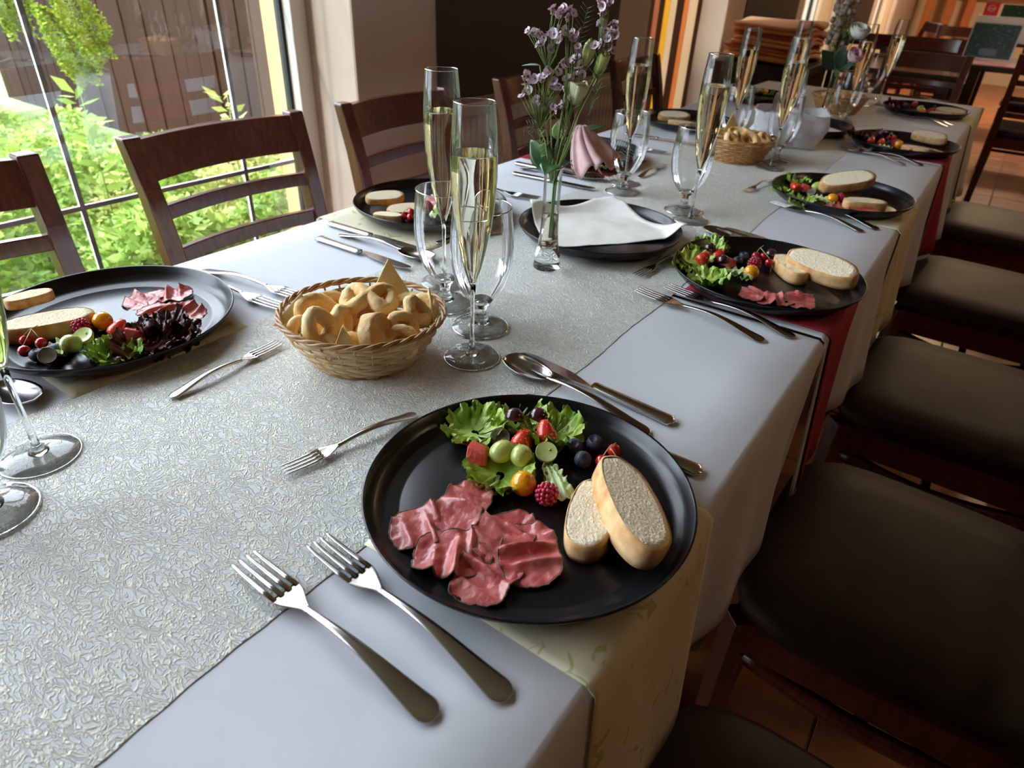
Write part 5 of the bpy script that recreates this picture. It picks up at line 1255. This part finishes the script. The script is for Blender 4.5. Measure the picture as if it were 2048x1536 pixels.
# drooping pink bloom
pk = empty('pink_bloom', (-.478, .852, TT+.213), 0, 'drooping ruffled pink bloom hanging right of the near vase mouth', 'flower')
for k in range(4):
    a0 = (.0, 1.5, 3.0, 4.6)[k]
    def f(u, v):
        a = a0+(u-.5)*2.0; r = .004+.028*v**.75*(1+.10*math.sin(u*17+k)); d_ = -.050*v**1.3*(1-.22*math.cos(a-.6))
        return (r*math.cos(a)*(.9)+.026*v*v, r*math.sin(a)*.9, d_+.009*math.sin(u*11+k*2)*v*v)
    MB().grid(f, 22, 14).build('petal', 'petal_rose', pk, solid=.0005)
stem_to((-.478, .852, TT+.213), parent=pk, off=(.8, 0), loc=(-.478, .852, TT+.213), deep=False)
def leaf(p, d, L_, W_, label, m='leaf_dark', curl=.2, off=(0, 0), base=V1, nrm=(0, -1, .4)):
    p = Vector(p); d = Vector(d).normalized(); n_ = Vector(nrm); n_ = (n_-d*n_.dot(d)).normalized(); s = d.cross(n_)
    t = empty('vase_leaf', tuple(p), 0, label, 'leaf')
    def f(u, v):
        w_ = W_*math.sin(PI*min(u**.8, 1)*.98+.02)*.5; y = (v-.5)*2*w_
        return tuple(d*(L_*u)+s*y+n_*(-curl*L_*u*u+.15*abs(y)))
    MB().grid(f, 14, 7).build('blade', m, t, solid=.0005)
    MB().tube([Vector((0, 0, 0)), d*L_*.5-n_*curl*L_*.25-n_*.0003, d*L_*.95-n_*curl*L_*.9], [.0009, .0006, .0002], 5).build('midrib', 'stem', t)
    stem_to(p, base=base, parent=t, off=off, loc=p, r=.0009, deep=False)
leaf((-.511, .830, TT+.154), (-.7, -.3, .75), .046, .036, 'large dark leaf low on the left of the near vase', off=(-.8, -.4))
leaf((-.503, .828, TT+.158), (.1, -.9, .25), .030, .034, 'dark leaf drooping over the front of the vase mouth', off=(0, -.9), curl=.5, nrm=(0, -.2, 1))
leaf((-.508, .838, TT+.190), (-.1, 0, 1), .026, .020, 'small oval green leaf above the large dark leaf', off=(-.2, .2), m='stem')
leaf((-.484, .852, TT+.200), (.9, .4, .55), .040, .014, 'narrow dark leaf pointing right above the pink bloom', off=(.5, .6), nrm=(0, -.5, 1))
leaf((-.481, .853, TT+.199), (1, .5, .02), .046, .006, 'thin grey leaf pointing right above the pink bloom', m='leaf_grey', off=(.9, .4), nrm=(0, -.5, 1))
leaf((-.533, .820, TT+.285), (-1, -.55, .1), .024, .004, 'thin grey needle leaf pointing left among the wax flowers', m='leaf_grey', off=(-.9, .1), nrm=(0, -.5, 1))
def fern(p, d, L_, label, off=(0, 0), n=9, nl=.022):
    p = Vector(p); d = Vector(d).normalized(); s = d.cross(Vector((.3, -.6, .7))).normalized(); t = empty('fern_sprig', tuple(p), 0, label, 'leaf', 'fine dark needle sprigs in the near vase')
    stem_to(p, parent=t, off=off, loc=p, r=.0007, m='leaf_dark', deep=False)
    b = MB(); b.tube([Vector((0, 0, 0)), d*L_*.5+Vector((0, 0, .002)), d*L_-Vector((0, 0, .004))], [.0007, .0005, .0003], 5)
    for k in range(n):
        u = .15+.85*k/n; c = d*L_*u
        for sg in (-1, 1): b.tube([c, c+(d*.55+s*sg*.8).normalized()*nl*(.6+.4*math.sin(u*PI))], [.0005, .0002], 4)
    b.build('needles', 'leaf_dark', t)
fern((-.452, .858, TT+.170), (.9, .50, .42), .050, 'dark needle sprig spreading over the goblet right of the vase', off=(.9, -.1), n=10, nl=.024)
fern((-.470, .846, TT+.150), (.9, .35, .12), .052, 'lower dark needle sprig beside the plate behind the vase', off=(.9, -.5), n=8)
fern((-.518, .824, TT+.205), (-.85, -.4, .10), .030, 'small dark needle sprig pointing left below the wax flowers', off=(-.9, 0), n=6, nl=.013)
fern((-.490, .842, TT+.300), (.15, .05, 1), .060, 'tall thin needle sprig rising to the top of the near bouquet', off=(.1, .9), n=9, nl=.014)
# far bouquet
rose((-.468, 2.500, TT+.245), 'white_rose', 'petal_white', 'white rose in the far bouquet', R=.032, H=.040, open_=.5, dirv=(.3, -.35, .9), off=(.5, 0), base=V2)
rose((-.465, 2.495, TT+.185), 'pink_rose', 'petal_rose', 'pink rose low in the far bouquet', R=.026, H=.034, open_=.6, dirv=(.5, -.4, .6), off=(.8, 0), base=V2)
df = empty('brown_flower_sprig', tuple(V2), 0, 'cluster of small brownish flowers topping the far bouquet', 'flower')
Rn = random.Random(77); tw = MB()
for k in range(80):
    a = Rn.uniform(0, 6.28); c = Vector((-.012+.040*Rn.random()*math.cos(a)-.012, .035*math.sin(a), Rn.uniform(.22, .345)))
    if k < 72: MB().ball(.0085, tuple(c), 8, 6, fn=lambda q: q+.0012*noise.noise_vector(q*400)).build('floret', 'brown_flower', df)
    tw.tube([(0, 0, .13), c*.7+Vector((0, 0, .04)), c], .0008, 4)
tw.build('twigs', 'stem', df)
for k, (dx, dz, lb) in enumerate(((-.5, .6, 'left dark leaf of the far bouquet'), (.1, .8, 'middle dark leaf of the far bouquet'), (.5, .5, 'right dark leaf of the far bouquet'))):
    leaf(tuple(V2+Vector((.004*(k-1), -.006, .152))), (dx, -.4, dz), .075, .050, lb, m='leaf_black', off=(dx, -.5), base=V2)
